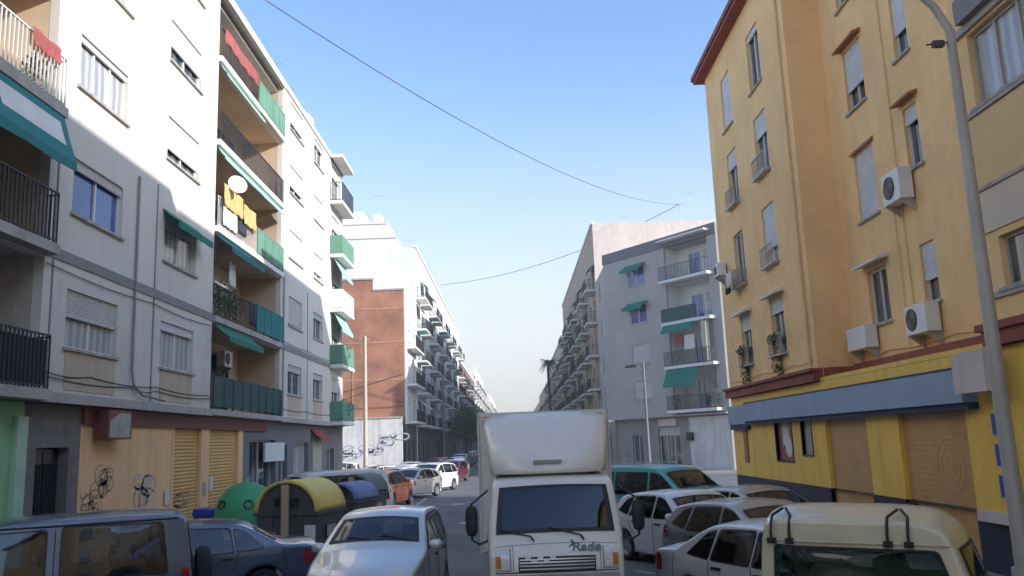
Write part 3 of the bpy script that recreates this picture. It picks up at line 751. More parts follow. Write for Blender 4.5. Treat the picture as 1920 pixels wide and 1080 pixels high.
def wall_sign(u0, u1, z0, z1, d, t, m, label, txt=None):
    o = thing('wall_sign', FR.p((u0+u1)/2, d, z0), label, 'sign')
    MB().box(u0, u1, d-t, d, z0, z1, FR.M).build('sign_board', M_[m], o)
    MB().box(u0-.02, u1+.02, d-.02, d+.02, z0-.02, z1+.02, FR.M).build('sign_back', M_['steel'], o)
wall_sign(-14.6, -13.6, 3.12, 3.8, -.3, .14, 'pinkwall', 'blank white sign box above the lamppost end of the shopfront')
for i, (z, lb) in enumerate([(2.42, 'topmost of the three blue plates beside the lamppost'), (1.92, 'middle of the three blue plates beside the lamppost'), (1.42, 'lowest of the three blue plates beside the lamppost')]):
    wall_sign(-14.25, -13.85, z, z+.34, -.05, .03, 'signblue', lb)
o = MB().box(-15.0, -14.0, -.12, -.02, .98, 1.16, FR.M).build('ledge', M_['pinkwall'], RB)
ac_unit(FR9, -18.75, 7.55, 'white air conditioner with round fan on the upper ochre wall', w=.85, h=.7, fan=.33)
ac_unit(FR9, -21.7, 4.55, 'white air conditioner with plain casing below a hooded window', w=1.15, h=.55, fan=.01)
ac_unit(FR9, -18.4, 4.55, 'white air conditioner low on the ochre wall next to the red cornice', w=.95, h=.62, fan=.3)
ac_unit(FR, -30.9, 8.3, 'small air conditioner near the far corner of the ochre block', w=.6, h=.45, fan=.22)
# drying rack on the far window
dk = thing('drying_rack', FR.p(-28.6, -.3, 8.1), 'wall drying rack with dark clothes on the far ochre wall', 'drying rack')
q = MB()
for d in (-.2, -.35, -.5): q.tube([FR.p(-29.5, d, 8.0), FR.p(-27.9, d, 8.0)], .01, 5)
for u in (-29.5, -27.9): q.tube([FR.p(u, 0, 8.0), FR.p(u, -.55, 8.0)], .012, 5); q.tube([FR.p(u, 0, 7.75), FR.p(u, -.5, 8.0)], .01, 5)
q.build('frame', M_['steel'], dk)
cloth(FR, -29.4, -28.8, 8.0, 7.4, -.35, 'cloth_d', 'dark trousers on the wall drying rack', 11)
cloth(FR, -28.7, -28.1, 8.0, 7.5, -.5, 'cloth_w', 'white top on the wall drying rack', 12)
plant(FR.p(-28.6, -.1, 4.84), 'trailing plant under the farthest first-floor window of the ochre block', .5, .4, 'leaf', 21, .75, 'trailing plants on the ochre block')
plant(FR.p(-25.1, -.1, 4.84), 'trailing plant under the first-floor window nearer the ochre corner', .5, .4, 'leaf', 22, .75, 'trailing plants on the ochre block')

# ------------------------------------------------------------------ GREY CHAMFERED BUILDING
FC = Fac(8, 70, .574, -.819)
GB = thing('apartment_building', (11, 68, 0), 'grey corner block with green awnings across the side street', 'building')
wz = [(5.4, 6.9), (8.2, 9.85), (11.5, 13.1), (14.6, 16.2)]
fz = [4.4, 7.65, 10.95, 14.2]
gw = MB()
co = [(2.9, 4.8, *z) for z in wz]+[(7.1, 11.5, z+.05, z+3.0) for z in fz]
wall(gw, FC, 0, 12.4, 4.1, 17.8, co, .2)
FC2 = Fac(15.117, 59.845, 1, 0); wall(gw, FC2, 0, 14, 0, 17.8, [(c, c+1.3, *z) for c in (3, 8) for z in wz], .2)
FC3 = Fac(8, 70, 0, -1)
wall(gw, FC3, -7, 0, 4.1, 16.8, [(-4.2, -3.4, *z) for z in wz], .2)
gw.prism([(8.2, 70.2), (15.3, 60.1), (29, 60.1), (29, 76.8), (8.2, 76.8)], 16.9, 17.0, 'z')
gw.build('wall', M_['plaster_g'], GB)
for k, z in enumerate(wz):
    window(GB, FC, 2.9, 4.8, *z, .9 if k < 2 else .1, 'glass_b' if k > 1 else 'curtain', shm='shutter')
    for c in (3, 8): window(GB, FC2, c, c+1.3, *z, .4, 'glass')
    window(GB, FC3, -4.2, -3.4, *z, .2, 'glass')
    if k > 1: awning(GB, FC, 2.7, 5.0, z[1]+.1, 0, .45, .7, 'green', .25)
for k, z in enumerate(fz):
    loggia(GB, FC, 7.1, 11.5, z+.05, 2.95, 1.5, 'plaster_w', [(8.3, 9.5, 'glass_b'), (9.8, 11.1, 'curtain')], 'alu')
    MB().box(7.0, 11.9, -.7, .02, z-.16, z+.05, FC.M).build('balcony_slab', M_['slab_w'], GB)
    q = MB()
    if k == 3: bars(q, FC, 7.05, 11.8, z+.05, z+1.1, -.66, .14, .012); q.build('railing', M_['iron'], GB)
    elif k == 2: q.box(7.05, 10.6, -.68, -.64, z+.1, z+1.1, FC.M); q.build('railing', M_['dgreen'], GB)
    else: bars(q, FC, 7.05, 11.8, z+.05, z+1.1, -.66, .12, .014); q.build('railing', M_['iron'], GB)
MB().box(7.0, 11.9, -.7, .02, 17.3, 17.42, FC.M).build('roof_edge', M_['slab_w'], GB)
awning(GB, FC, 7.2, 10.4, 7.5, -.62, 1.2, .5, 'green', .2)
awning(GB, FC, 7.2, 10.2, 10.8, -.62, .5, .4, 'green', .15)
MB().box(10.9, 11.35, -.64, -.3, 7.75, 10.7, FC.M).build('blind', mat('sand_blind', (.5, .46, .38), .8, var=.1), GB)
MB().box(-.05, 12.42, -.05, .0, 16.95, 17.8, FC.M).build('parapet', M_['plaster_dg'], GB)
MB().box(-.3, 12.4, -.35, .3, 4.0, 4.1, FC.M).build('string_course', M_['slab'], GB)
gg = MB(); wall(gg, FC, 0, 12.4, 0, 4.0, [(2.0, 3.2, 0, 2.8), (4.9, 7.2, 0, 3.3)], .3, .3); wall(gg, FC3, -7, 0, 0, 4.0, [(-5, -3, 0, 2.8)], .3, .3); gg.build('shop_wall', mat('shop_grey', (.3, .28, .26), .8, var=.15, stain=.2), GB)
window(GB, FC, 2.0, 3.2, 0, 2.8, 0, 'glass', d0=.4, sill=False); window(GB, FC, 4.9, 7.2, 0, 3.3, .2, 'glass', d0=.4, sill=False, leaves=3); window(GB, FC3, -5, -3, 0, 2.8, 0, 'glass', d0=.4, sill=False)
MB().box(8.3, 12.35, .18, .295, 0, 3.9, FC.M).build('garage_door', M_['wallw'], GB)
MB().box(5.2, 7.0, .1, .29, 3.35, 3.9, FC.M).build('shop_sign_panel', M_['pinkwall'], GB)
bx = thing('wall_box', FC.p(8.6, .1, 2.3), 'small black box on the white garage front of the grey block', 'box')
MB().box(8.2, 8.7, -.1, .17, 2.2, 2.8, FC.M).box(8.3, 8.6, -.14, -.1, 2.3, 2.7, FC.M).build('casing', M_['plastic'], bx)
cloth(FC, 9.0, 10.0, 9.9, 8.7, -.4, 'cloth_w', 'white laundry on the second loggia of the grey block', 14)
cloth(FC, 7.9, 8.8, 10.0, 9.2, -.35, 'pink', 'red towel on the second loggia of the grey block', 15)
for i, u in enumerate((7.6, 10.9, 11.5)):
    plant(FC.p(u, -.3, 4.45), ['plant at the left end of the lowest grey-block balcony', 'plant right of centre on the lowest grey-block balcony', 'plant at the right end of the lowest grey-block balcony'][i], .7, .9, 'leaf', 30+i)

# ------------------------------------------------------------------ OTHER BUILDINGS
def far_block(label, side, y0, y1, h, depth, wallm, fh=3.0, gh=4.0, pitch=4.2, balc=.5, seed=0, face=True, gfm='stone', facemat=None, bal_m='slab_w', rail_m='iron', xo=None, brick=False):
    rnd = random.Random(seed)
    X = (xo if xo is not None else (-9 if side < 0 else 8))
    f = Fac(X, y0, 0, 1) if side < 0 else Fac(X, y1, 0, -1)
    L = y1-y0
    root = thing('apartment_building', (X, (y0+y1)/2, 0), label, 'building')
    n = int(L/pitch); nf = int((h-gh-.2)/fh)
    ops = []; ents = []
    cols = []
    for i in range(n): cols.append((i+.5)*L/n)
    for i, u in enumerate(cols):
        kind = (i*7+seed) % 3 != 0 if balc >= .5 else (i % 3 == 1)
        for k in range(nf):
            z = gh+fh*k
            if kind: ops.append((u-.8, u+.8, z+.05, z+2.25)); ents.append((u, z, 1))
            else: ops.append((u-.6, u+.6, z+.95, z+2.2)); ents.append((u, z, 0))
    gops = [(u-1.3, u+1.3, .1, 2.8) for u in cols if (int(u*3)+seed) % 2 == 0]
    m = MB(); wall(m, f, 0, L, gh, h, ops, .25); 
    s = -1 if side < 0 else 1
    xa, xb = sorted((X+s*depth, X+s*(depth-.1))); 
    m.box(xa, xb, y0, y1, 0, h)
    xa, xb = sorted((X+s*.26, X+s*(depth-.1))); m.box(xa, xb, y0+.1, y1-.1, h-.5, h-.4)
    xa, xb = sorted((X+s*.02, X+s*depth)); m.box(xa, xb, y1-.1, y1, 0, h-.01)
    m.build('wall', M_[wallm], root)
    xa, xb = sorted((X+s*.001, X+s*depth)); MB().box(xa, xb, y0-.001, y0+.1, 0, h-.003).build('side_wall', M_[facemat or wallm], root)
    m = MB(); wall(m, f, 0, L, 0, gh, gops, .3, .1); m.build('ground_floor_wall', M_[gfm], root)
    MB().box(-.05, L, -.25, .1, gh-.15, gh+.02, f.M).build('string_course', M_[bal_m], root)
    MB().box(-.05, L, -.12, .3, h, h+.25, f.M).build('parapet', M_[bal_m], root)
    cnt = 0
    for (u, z, b) in ents:
        w = .8 if b else .6
        if cnt < 96:
            gl = rnd.choice(['glass', 'glass', 'curtain']); sh_ = rnd.choice([0, .25, .25, .5, .75])
            window(root, f, u-w, u+w, z+(.05 if b else .95), z+(2.25 if b else 2.2), sh_, gl, sill=not b, simple=(cnt > 40))
            cnt += 1
    for (a, b_, z0, z1) in gops:
        if cnt < 100: window(root, f, a, b_, z0, z1, 0, 'glass', 'dframe', d0=.1, sill=False, simple=True); cnt += 1
    nb = 0
    for (u, z, b) in ents:
        if b and nb < 90:
            w = pitch*.42; key = ('balc', round(w, 2), bal_m, rail_m)
            if key not in CACHE:
                q = MB().box(-w, w, -.95, 0, -.15, .03)
                r_ = MB(); I = Fac(0, 0, 1, 0)
                bars(r_, I, -w+.03, w-.03, .03, 1.0, -.92, .16, .014)
                for xx in (-w+.03, w-.03): r_.box(xx-.015, xx+.015, -.92, 0, .97, 1.0); [r_.box(xx-.012, xx+.012, -d-.012, -d+.012, .03, .97) for d in (.15, .3, .45, .6, .75)]
                CACHE[key] = (q.mesh('balcony', M_[bal_m]), r_.mesh('railing', M_[rail_m]))
            q, r_ = CACHE[key]; M = f.at(u, 0, z)
            o = link(q, 'balcony', root, M); link(r_, 'railing', o, M)
            if rnd.random() < .36:
                awning(root, f, u-w, u+w, z+2.5, -.05, .7, .7, rnd.choice(['green', 'teal_c', 'mint', 'cloth_w']), .15)
            nb += 1
    return root, f
# brick building, left, far side of the cross street
BB = thing('brick_building', (-13, 74, 0), 'red brick gable wall above a white ground-floor wall', 'building')
MB().box(-24, -11.8, 72, 72.3, 5.0, 16.85).box(-11.8, -9.12, 72, 72.3, 5.0, 15.85).build('wall', M_['rbrick'], BB)
MB().box(-24, -11.75, 71.92, 72.35, 16.85, 17.0).box(-11.75, -9.05, 71.92, 72.35, 15.85, 16.0).build('coping', M_['slab'], BB)
b = MB()
for z in (8.1, 11.3, 14.2): b.box(-24, -9.1, 71.97, 72, z, z+.16)
b.box(-13.6, -13.45, 71.96, 72.0, 5, 11)
b.build('string_course', mat('faded_band', (.46, .24, .15), .9, var=.2), BB)
f = Fac(-9.0, 72, 0, 1)
q = MB(); wall(q, f, 0, 8, 4.4, 15.9, [(1.6, 3.0, z+.05, z+2.2) for z in (4.6, 7.8, 11.0)]+[(5.2, 6.8, z+.05, z+2.2) for z in (4.6, 7.8, 11.0)], .25)
q.box(-9.12, -9.002, 72.0, 72.3, 4.4, 15.9); q.build('facade', M_['plaster_w'], BB)
for z in (4.6, 7.8, 11.0):
    for u in (1.6, 5.2):
        window(BB, f, u, u+1.4+(.2 if u > 5 else 0), z+.05, z+2.2, .25, 'glass', sill=False)
    MB().box(.8, 7.6, -.8, 0, z-.16, z+.02, f.M).build('balcony', M_['slab_w'], BB)
    q = MB(); bars(q, f, .85, 7.55, z+.02, z+1.0, -.77, .16, .012); q.build('railing', M_['iron'], BB)
q = MB(); wall(q, f, 0, 8, 0, 4.39, [(1, 3.4, 0, 3), (4.4, 7.2, 0, 3)], .3, .1); q.build('ground_floor_wall', M_['stone'], BB)
for (a, c) in [(1, 3.4), (4.4, 7.2)]: window(BB, f, a, c, 0, 3, 0, 'glass', 'dframe', d0=.1, sill=False)
MB().box(-24, -9.3, 71.2, 71.6, 0, 4.9).box(-24, -9.3, 71.6, 72.0, 4.5, 4.88).build('white_wall', M_['wallw'], BB)
MB().box(-24, -9.28, 71.1, 71.65, 4.9, 5.02).build('coping', M_['slab'], BB)
MB().box(-23.9, -9.1, 72.3, 80, 15.7, 15.8).build('roof', M_['slab'], BB)
FW = Fac(-24, 71.2, 1, 0)
q = MB()
for i, (u, z) in enumerate([(6.0, 2.2), (8.0, 2.4), (10.4, 2.1), (12.4, 2.4), (13.9, 3.2)]): scribble(q, FW, u, z, 2.0, .9, 40+i, -.006, 8, .055)
q.build('graffiti', mat('graffiti_violet', (.42, .39, .48), .7, var=.2), BB)
q = MB(); q.tube([(-20, 71.9, 6), (-16, 71.9, 6.8), (-9.2, 71.9, 8.6)], .02, 4); q.tube([(-16, 71.9, 6.0), (-12.5, 71.88, 7.2), (-9.2, 71.9, 6.2)], .02, 4); q.tube([(-24, 71.9, 5.6), (-9.2, 71.88, 5.9)], .025, 4)
q.build('wall_cable', M_['wire'], BB)

L3, f3 = far_block('tall white apartment block with stacked balconies behind the brick wall', -1, 80, 146, 21.5, 16, 'plaster_w', 3.05, 4.4, 4.0, .6, 4, facemat='plaster_w')
m = MB().box(-25, -10.9, 80.4, 90, 21.5, 22.6).box(-25, -11.8, 81, 90, 22.6, 24.2).box(-18, -14.2, 81.3, 86, 24.2, 25.6).box(-13.2, -12.4, 81.4, 82.6, 24.2, 25.3).box(-22, -9.6, 100, 104, 21.5, 23.0).box(-22, -10.2, 108, 124, 21.5, 24); m.build('penthouse', M_['plaster_w'], L3)
MB().box(-25.1, -10.8, 80.3, 90.1, 22.6, 22.72).box(-25.1, -11.7, 80.9, 90.1, 24.2, 24.34).build('penthouse_coping', M_['slab_w'], L3)
antenna((-12.8, 82, 25.3), 2.3, 'tall aerial on the white penthouse roof')
antenna((-16.5, 82.5, 25.6), 1.4, 'shorter aerial beside the tall one on the white penthouse')
antenna((-10.0, 84, 21.7), 1.6, 'aerial on the terrace edge of the white block')
L4, _ = far_block('mid-height brown apartment block beyond the tall white one on the left', -1, 146, 200, 16.5, 14, 'rbrick2', 3.0, 4, 4.5, .6, 2, facemat='tan')
MB().box(-20, -10.2, 150, 166, 16.5, 19.2).box(-20, -11, 178, 190, 16.5, 18.4).build('penthouse', M_['plaster_w'], L4)
L5, _ = far_block('pale apartment block far along the left side', -1, 200, 262, 20.5, 14, 'plaster_w', 3.0, 4, 5.1, .6, 5)
L6, _ = far_block('sand coloured apartment block farther along the left side', -1, 262, 330, 17, 14, 'tan2', 3.0, 4, 6, .6, 6)
L7, _ = far_block('farthest pale block at the end of the left side', -1, 330, 430, 21, 14, 'plaster_w', 3.0, 4, 8, .6, 8)
R2, _ = far_block('tall tan apartment block with a pinkish blank side wall on the right', 1, 77, 127, 22.4, 14, 'tan', 3.05, 4, 3.8, .6, 1, facemat='pinkwall')
m = MB().box(10, 21.5, 84, 96, 22.4, 24.0).box(9.5, 16, 98, 112, 22.4, 24.6).build('penthouse', M_['pinkwall'], R2)
R3, _ = far_block('sand coloured apartment block behind the palm on the right', 1, 127, 195, 18.2, 14, 'tan2', 3.0, 4, 4.5, .6, 3, facemat='tan2')
MB().box(9.5, 18, 140, 156, 18.2, 20.6).box(10.5, 18, 165, 180, 18.2, 20).build('penthouse', M_['tan'], R3)
R4, _ = far_block('low reddish block beyond the palm on the right', 1, 195, 260, 15.5, 14, 'tan', 3.0, 4, 5.4, .6, 5)
R5, _ = far_block('farthest pale block at the end of the right side', 1, 260, 430, 14, 14, 'pinkwall', 3.0, 4, 8, .6, 8)
antenna((18.1, 85.5, 24.0), 2.6, 'aerial on the pinkish roof where the cables end')
antenna((19.3, 86, 24.0), 4.0, 'thin taller aerial on the pinkish roof behind the cable end')
antenna((12, 84.5, 24.0), 1.0, 'small aerial at the street end of the pinkish roof')

# ------------------------------------------------------------------ VEHICLES
class Shell:
    """A car body: a side outline spread across the width with tumblehome, rounded shoulders and crowned panels."""
    def __init__(s, prof, W, zb, zr, tum, wheels, zf=.2, R=.06, endt=.14, bulge=.03, holes=(), side_holes=(), its=2):
        s.holes, s.side_holes = holes, side_holes
        s.W, s.zb, s.zr, s.tum, s.R, s.endt, s.bulge = W/2, zb, zr, tum, R, endt, bulge
        pts = [(p[0], p[1], (p[2] if len(p) > 2 else .03), float(i)) for i, p in enumerate(prof)]
        s.ymax = max(p[0] for p in prof); s.ymin = min(p[0] for p in prof)
        for _ in range(its):
            q = [pts[0]]
            for a, b in zip(pts[:-1], pts[1:]):
                q.append(tuple(a[i]*.75+b[i]*.25 for i in range(4))); q.append(tuple(a[i]*.25+b[i]*.75 for i in range(4)))
            q.append(pts[-1]); pts = q
        for tt in [v for h in holes for v in h[:2]]:
            for i in range(len(pts)-1):
                if pts[i][3] < tt-1e-4 and pts[i+1][3] > tt+1e-4:
                    f = (tt-pts[i][3])/(pts[i+1][3]-pts[i][3]); pts.insert(i+1, tuple(pts[i][k]*(1-f)+pts[i+1][k]*f for k in range(4))); break
        s.up = pts
        low = []
        for (yc, r) in sorted(wheels):       # from rear (small y) to front
            ra = r+.055; zc = r
            a0 = math.asin(max(-1, min(1, (zf-zc)/ra)))
            low += [(yc+ra*math.cos(a), zc+ra*math.sin(a)) for a in [math.pi-a0-(math.pi-2*a0)*k/12 for k in range(13)]]
        pts2 = [(p[0], p[1]) for p in pts]
        full = pts2+low
        s.n_up = len(pts2); s.full = full
        n = len(full); s.nor = []
        area = sum(full[i][0]*full[(i+1) % n][1]-full[(i+1) % n][0]*full[i][1] for i in range(n))
        sg = 1 if area > 0 else -1
        for i in range(n):
            a = Vector(full[i-1]); b = Vector(full[(i+1) % n]); d = b-a
            s.nor.append(Vector((d.y, -d.x)).normalized()*sg if d.length > 1e-6 else Vector((0, 1)))
        s.ins = [Vector(full[i])-s.nor[i]*R for i in range(n)]
    def hw(s, y, z):
        w = s.W
        c = (s.ymax+s.ymin)/2; h = (s.ymax-s.ymin)/2
        t = max(0, (abs(y-c)-.5*h)/(.5*h)); w -= s.endt*t**2.4
        if z > s.zb: w -= s.tum*min(1.3, (z-s.zb)/(s.zr-s.zb))**1.15
        else: w -= s.bulge*((s.zb*.72-z)/(s.zb*.5))**2
        return w
    def outl(s, t):
        for i in range(s.n_up-1):
            a, b = s.up[i][3], s.up[i+1][3]
            if a <= t <= b+1e-9:
                f = (t-a)/(b-a) if b > a else 0
                ins = s.ins[i].lerp(s.ins[i+1], f); nn = s.nor[i].lerp(s.nor[i+1], f).normalized()
                return ins, nn, s.up[i][2]*(1-f)+s.up[i+1][2]*f
        return s.ins[s.n_up-1], s.nor[s.n_up-1], s.up[-1][2]
    def surf(s, t, sx, off=0.):
        ins, nn, bow = s.outl(t); p = ins+nn*(s.R+off+bow*(1-sx*sx))
        return Vector((sx*(s.hw(ins.x, ins.y)-s.R), p.x, p.y))
    def body(s):
        mb = MB(); n = len(s.full)
        ths = [R_(a) for a in (0, 22, 45, 68)]; ss = [-1, -.87, -.55, -.28, 0, .28, .55, .87, 1]
        P = []
        for i in list(range(n))+[0]:
            ins, nn = s.ins[i], s.nor[i]; bow = s.up[i][2] if i < s.n_up else 0.
            w = s.hw(ins.x, ins.y); row = []
            for th in ths: p = ins+nn*s.R*math.sin(th); row.append((-(w-s.R*(1-math.cos(th))), p.x, p.y))
            for q in ss: p = ins+nn*(s.R+bow*(1-q*q)); row.append((q*(w-s.R), p.x, p.y))
            for th in reversed(ths): p = ins+nn*s.R*math.sin(th); row.append((w-s.R*(1-math.cos(th)), p.x, p.y))
            P.append(row)
        b0 = len(mb.v); C = len(P[0])
        for row in P: mb.v += row
        for i in range(len(P)-1):
            hs = None
            if i < s.n_up-1:
                for h in s.holes:
                    if h[0]-1e-3 <= s.up[i][3] and s.up[i+1][3] <= h[1]+1e-3: hs = True
            for j in range(C-1):
                if hs and 5 <= j < 11: continue
                mb.f.append([b0+i*C+j, b0+i*C+j+1, b0+(i+1)*C+j+1, b0+(i+1)*C+j])
        for sd in (-1, 1): s.poly(mb, [tuple(p) for p in s.ins], sd, 0, .09, s.side_holes)
        return mb
    def poly(s, mb, pts, sd, off, step=.13, holes=()):
        pts = [Vector(p) for p in pts]; n = len(pts)
        x0, x1 = min(p.x for p in pts), max(p.x for p in pts); z0, z1 = min(p.y for p in pts), max(p.y for p in pts)
        vs = list(pts); y = x0+step/2
        def inside(q):
            c = False
            for i in range(n):
                a, b = pts[i], pts[(i+1) % n]
                if (a.y > q.y) != (b.y > q.y) and q.x < (b.x-a.x)*(q.y-a.y)/(b.y-a.y)+a.x: c = not c
            return c
        while y < x1:
            z = z0+step/2
            while z < z1:
                q = Vector((y, z))
                if inside(q) and min((q-p).length for p in pts) > step*.35: vs.append(q)
                z += step
            y += step
        ed = [(i, (i+1) % n) for i in range(n)]
        for h in holes:
            k0 = len(vs); vs += [Vector(p) for p in h]; ed += [(k0+i, k0+(i+1) % len(h)) for i in range(len(h))]
        r = delaunay_2d_cdt(vs, ed, [], 1, 1e-5)
        def inp(h, q):
            c = False
            for i in range(len(h)):
                a, b = h[i], h[(i+1) % len(h)]
                if (a[1] > q.y) != (b[1] > q.y) and q.x < (b[0]-a[0])*(q.y-a[1])/(b[1]-a[1])+a[0]: c = not c
            return c
        fs = [f for f in r[2] if not any(inp(h, (r[0][f[0]]+r[0][f[1]]+r[0][f[2]])/3) for h in holes)]
        mb.add([(sd*(s.hw(v.x, v.y)+off), v.x, v.y) for v in r[0]], fs)
    def strip(s, mb, t0, t1, s0, s1, off, nt=8, ns=10):
        mb.grid([[s.surf(t0+(t1-t0)*i/nt, s0+(s1-s0)*j/ns, off) for j in range(ns+1)] for i in range(nt+1)])
    def ring(s, mb, t0, t1, s0, off, bt, bs=.07):
        s.strip(mb, t0-bt*.35, t0+bt*.65, -s0-.03, s0+.03, off, 2, 12); s.strip(mb, t1-bt*.65, t1+bt*.35, -s0-.03, s0+.03, off, 2, 12)
        for g in (-1, 1): s.strip(mb, t0, t1, g*(s0-bs), g*(s0+.03), off, 6, 1)
    def line(s, mb, pts, sd, r=.006, off=.001):
        P = []
        for a, b in zip(pts[:-1], pts[1:]):
            for k in range(5): P.append((a[0]+(b[0]-a[0])*k/5, a[1]+(b[1]-a[1])*k/5))
        P.append(pts[-1])
        mb.tube([(sd*(s.hw(*p)+off), p[0], p[1]) for p in P], r, 5)

def rounded(poly, rad=.055):
    q = []; n = len(poly)
    for i in range(n):
        a, b, c = Vector(poly[i-1]), Vector(poly[i]), Vector(poly[(i+1) % n])
        d1 = min(rad, .4*(a-b).length); d2 = min(rad, .4*(c-b).length)
        p = b+(a-b).normalized()*d1; e = b+(c-b).normalized()*d2
        for t in (0, .25, .5, .75, 1): q.append(tuple(p*(1-t)**2+b*2*t*(1-t)+e*t*t))
    return q
def grow(poly, d):
    c = Vector((sum(p[0] for p in poly)/len(poly), sum(p[1] for p in poly)/len(poly)))
    w = max(p[0] for p in poly)-min(p[0] for p in poly); h = max(p[1] for p in poly)-min(p[1] for p in poly)
    return [(c.x+(p[0]-c.x)*(1+2*d/w), c.y+(p[1]-c.y)*(1+2*d/h)) for p in poly]

def wheel(root, M, x, y, r, sd, w=.2):
    Mw = M @ Matrix.Translation((x, y, r)) @ Matrix.Rotation(R_(90)*sd, 4, 'Y')
    key = ('wheel', round(r, 3), round(w, 2))
    if key not in CACHE:
        h = w/2
        t = MB().lathe([(r*.62, -h), (r*.9, -h), (r*.985, -h*.75), (r, -h*.3), (r, h*.3), (r*.985, h*.75), (r*.9, h), (r*.66, h), (r*.64, h*.6), (r*.62, h*.4)], 30).mesh('tyre', M_['rubber'], 40)
        q = MB().lathe([(r*.64, h*.5), (r*.66, h*.95), (r*.6, h*.9), (r*.57, h*.35), (r*.55, h*.2)], 30)
        for k in range(5):
            a = 2*math.pi*k/5; c, s_ = math.cos(a), math.sin(a)
            vs = []
            for rr, ww, zz in ((.12, .09, .75), (.35, .06, .72), (.6, .1, .6)):
                for sgn in (-1, 1): vs.append((rr*r*c-sgn*ww*r*s_, rr*r*s_+sgn*ww*r*c, h*zz))
            vs += [(v[0], v[1], v[2]-.03) for v in vs]
            q.add(vs, [(0, 1, 3, 2), (2, 3, 5, 4), (6, 8, 9, 7), (8, 10, 11, 9), (0, 2, 8, 6), (1, 7, 9, 3), (2, 4, 10, 8), (3, 9, 11, 5)])
        q.lathe([(.13*r, h*.6), (.13*r, h*.8), (.02, h*.84)], 14)
        CACHE[key] = (t, q.mesh('rim', M_['rim'], 40))
    t, q = CACHE[key]
    o = link(t, 'wheel', root, Mw); link(q, 'rim', o, Mw)
    return o

def inner(S, dz, W, rows, ws_y=.92, z_top=.9, back=-1.5, root=None, M=None):
    root = root or S.root; M = M or S.M
    q = MB(); q.box(-W/2+.12, W/2-.12, back, ws_y, .36+dz, .42+dz); q.build('cabin_floor', M_['seat'], root, M)
    for (y, fr) in rows:
        if fr:
            for x in (-.37, .37):
                o = MB(); o.box(x-.24, x+.24, y-.1, y+.42, .42+dz, .6+dz)
                o.prism([(y-.1, .55+dz), (y+.03, .55+dz), (y-.12, 1.13+dz), (y-.24, 1.1+dz)], x-.23, x+.23, 'x')
                o.prism([(y-.2, 1.16+dz), (y-.12, 1.16+dz), (y-.15, 1.33+dz), (y-.23, 1.32+dz)], x-.13, x+.13, 'x')
                o = o.build('seat', M_['seat'], root, M); b = o.modifiers.new('b', 'BEVEL'); b.width = .03; b.segments = 2
        else:
            o = MB(); o.box(-.62, .62, y-.1, y+.38, .42+dz, .6+dz); o.prism([(y-.1, .55+dz), (y+.03, .55+dz), (y-.12, 1.08+dz), (y-.22, 1.06+dz)], -.6, .6, 'x')
            for x in (-.38, .38): o.box(x-.12, x+.12, y-.22, y-.14, 1.1+dz, 1.22+dz)
            o = o.build('rear_bench', M_['seat'], root, M); b = o.modifiers.new('b', 'BEVEL'); b.width = .03; b.segments = 2
    hwd = S.hw(ws_y-.25, z_top)-.1
    MB().prism([(ws_y-.42, z_top-.3), (ws_y+.05, z_top-.3), (ws_y+.05, z_top-.04), (ws_y-.1, z_top+.0), (ws_y-.36, z_top-.02)], -hwd, hwd, 'x').build('dashboard', M_['seat'], root, M)
    c = Vector((-.37, ws_y-.52, z_top-.03)); ax = Matrix.Rotation(R_(62), 3, 'X')
    MB().tube([c+ax @ Vector((.19*math.cos(a), .19*math.sin(a), 0)) for a in [k*math.pi/10 for k in range(21)]], .014, 6).tube([c+ax @ Vector((-.18, 0, 0)), c, c+ax @ Vector((.18, 0, 0))], .015, 5).build('steering_wheel', M_['plastic'], root, M)

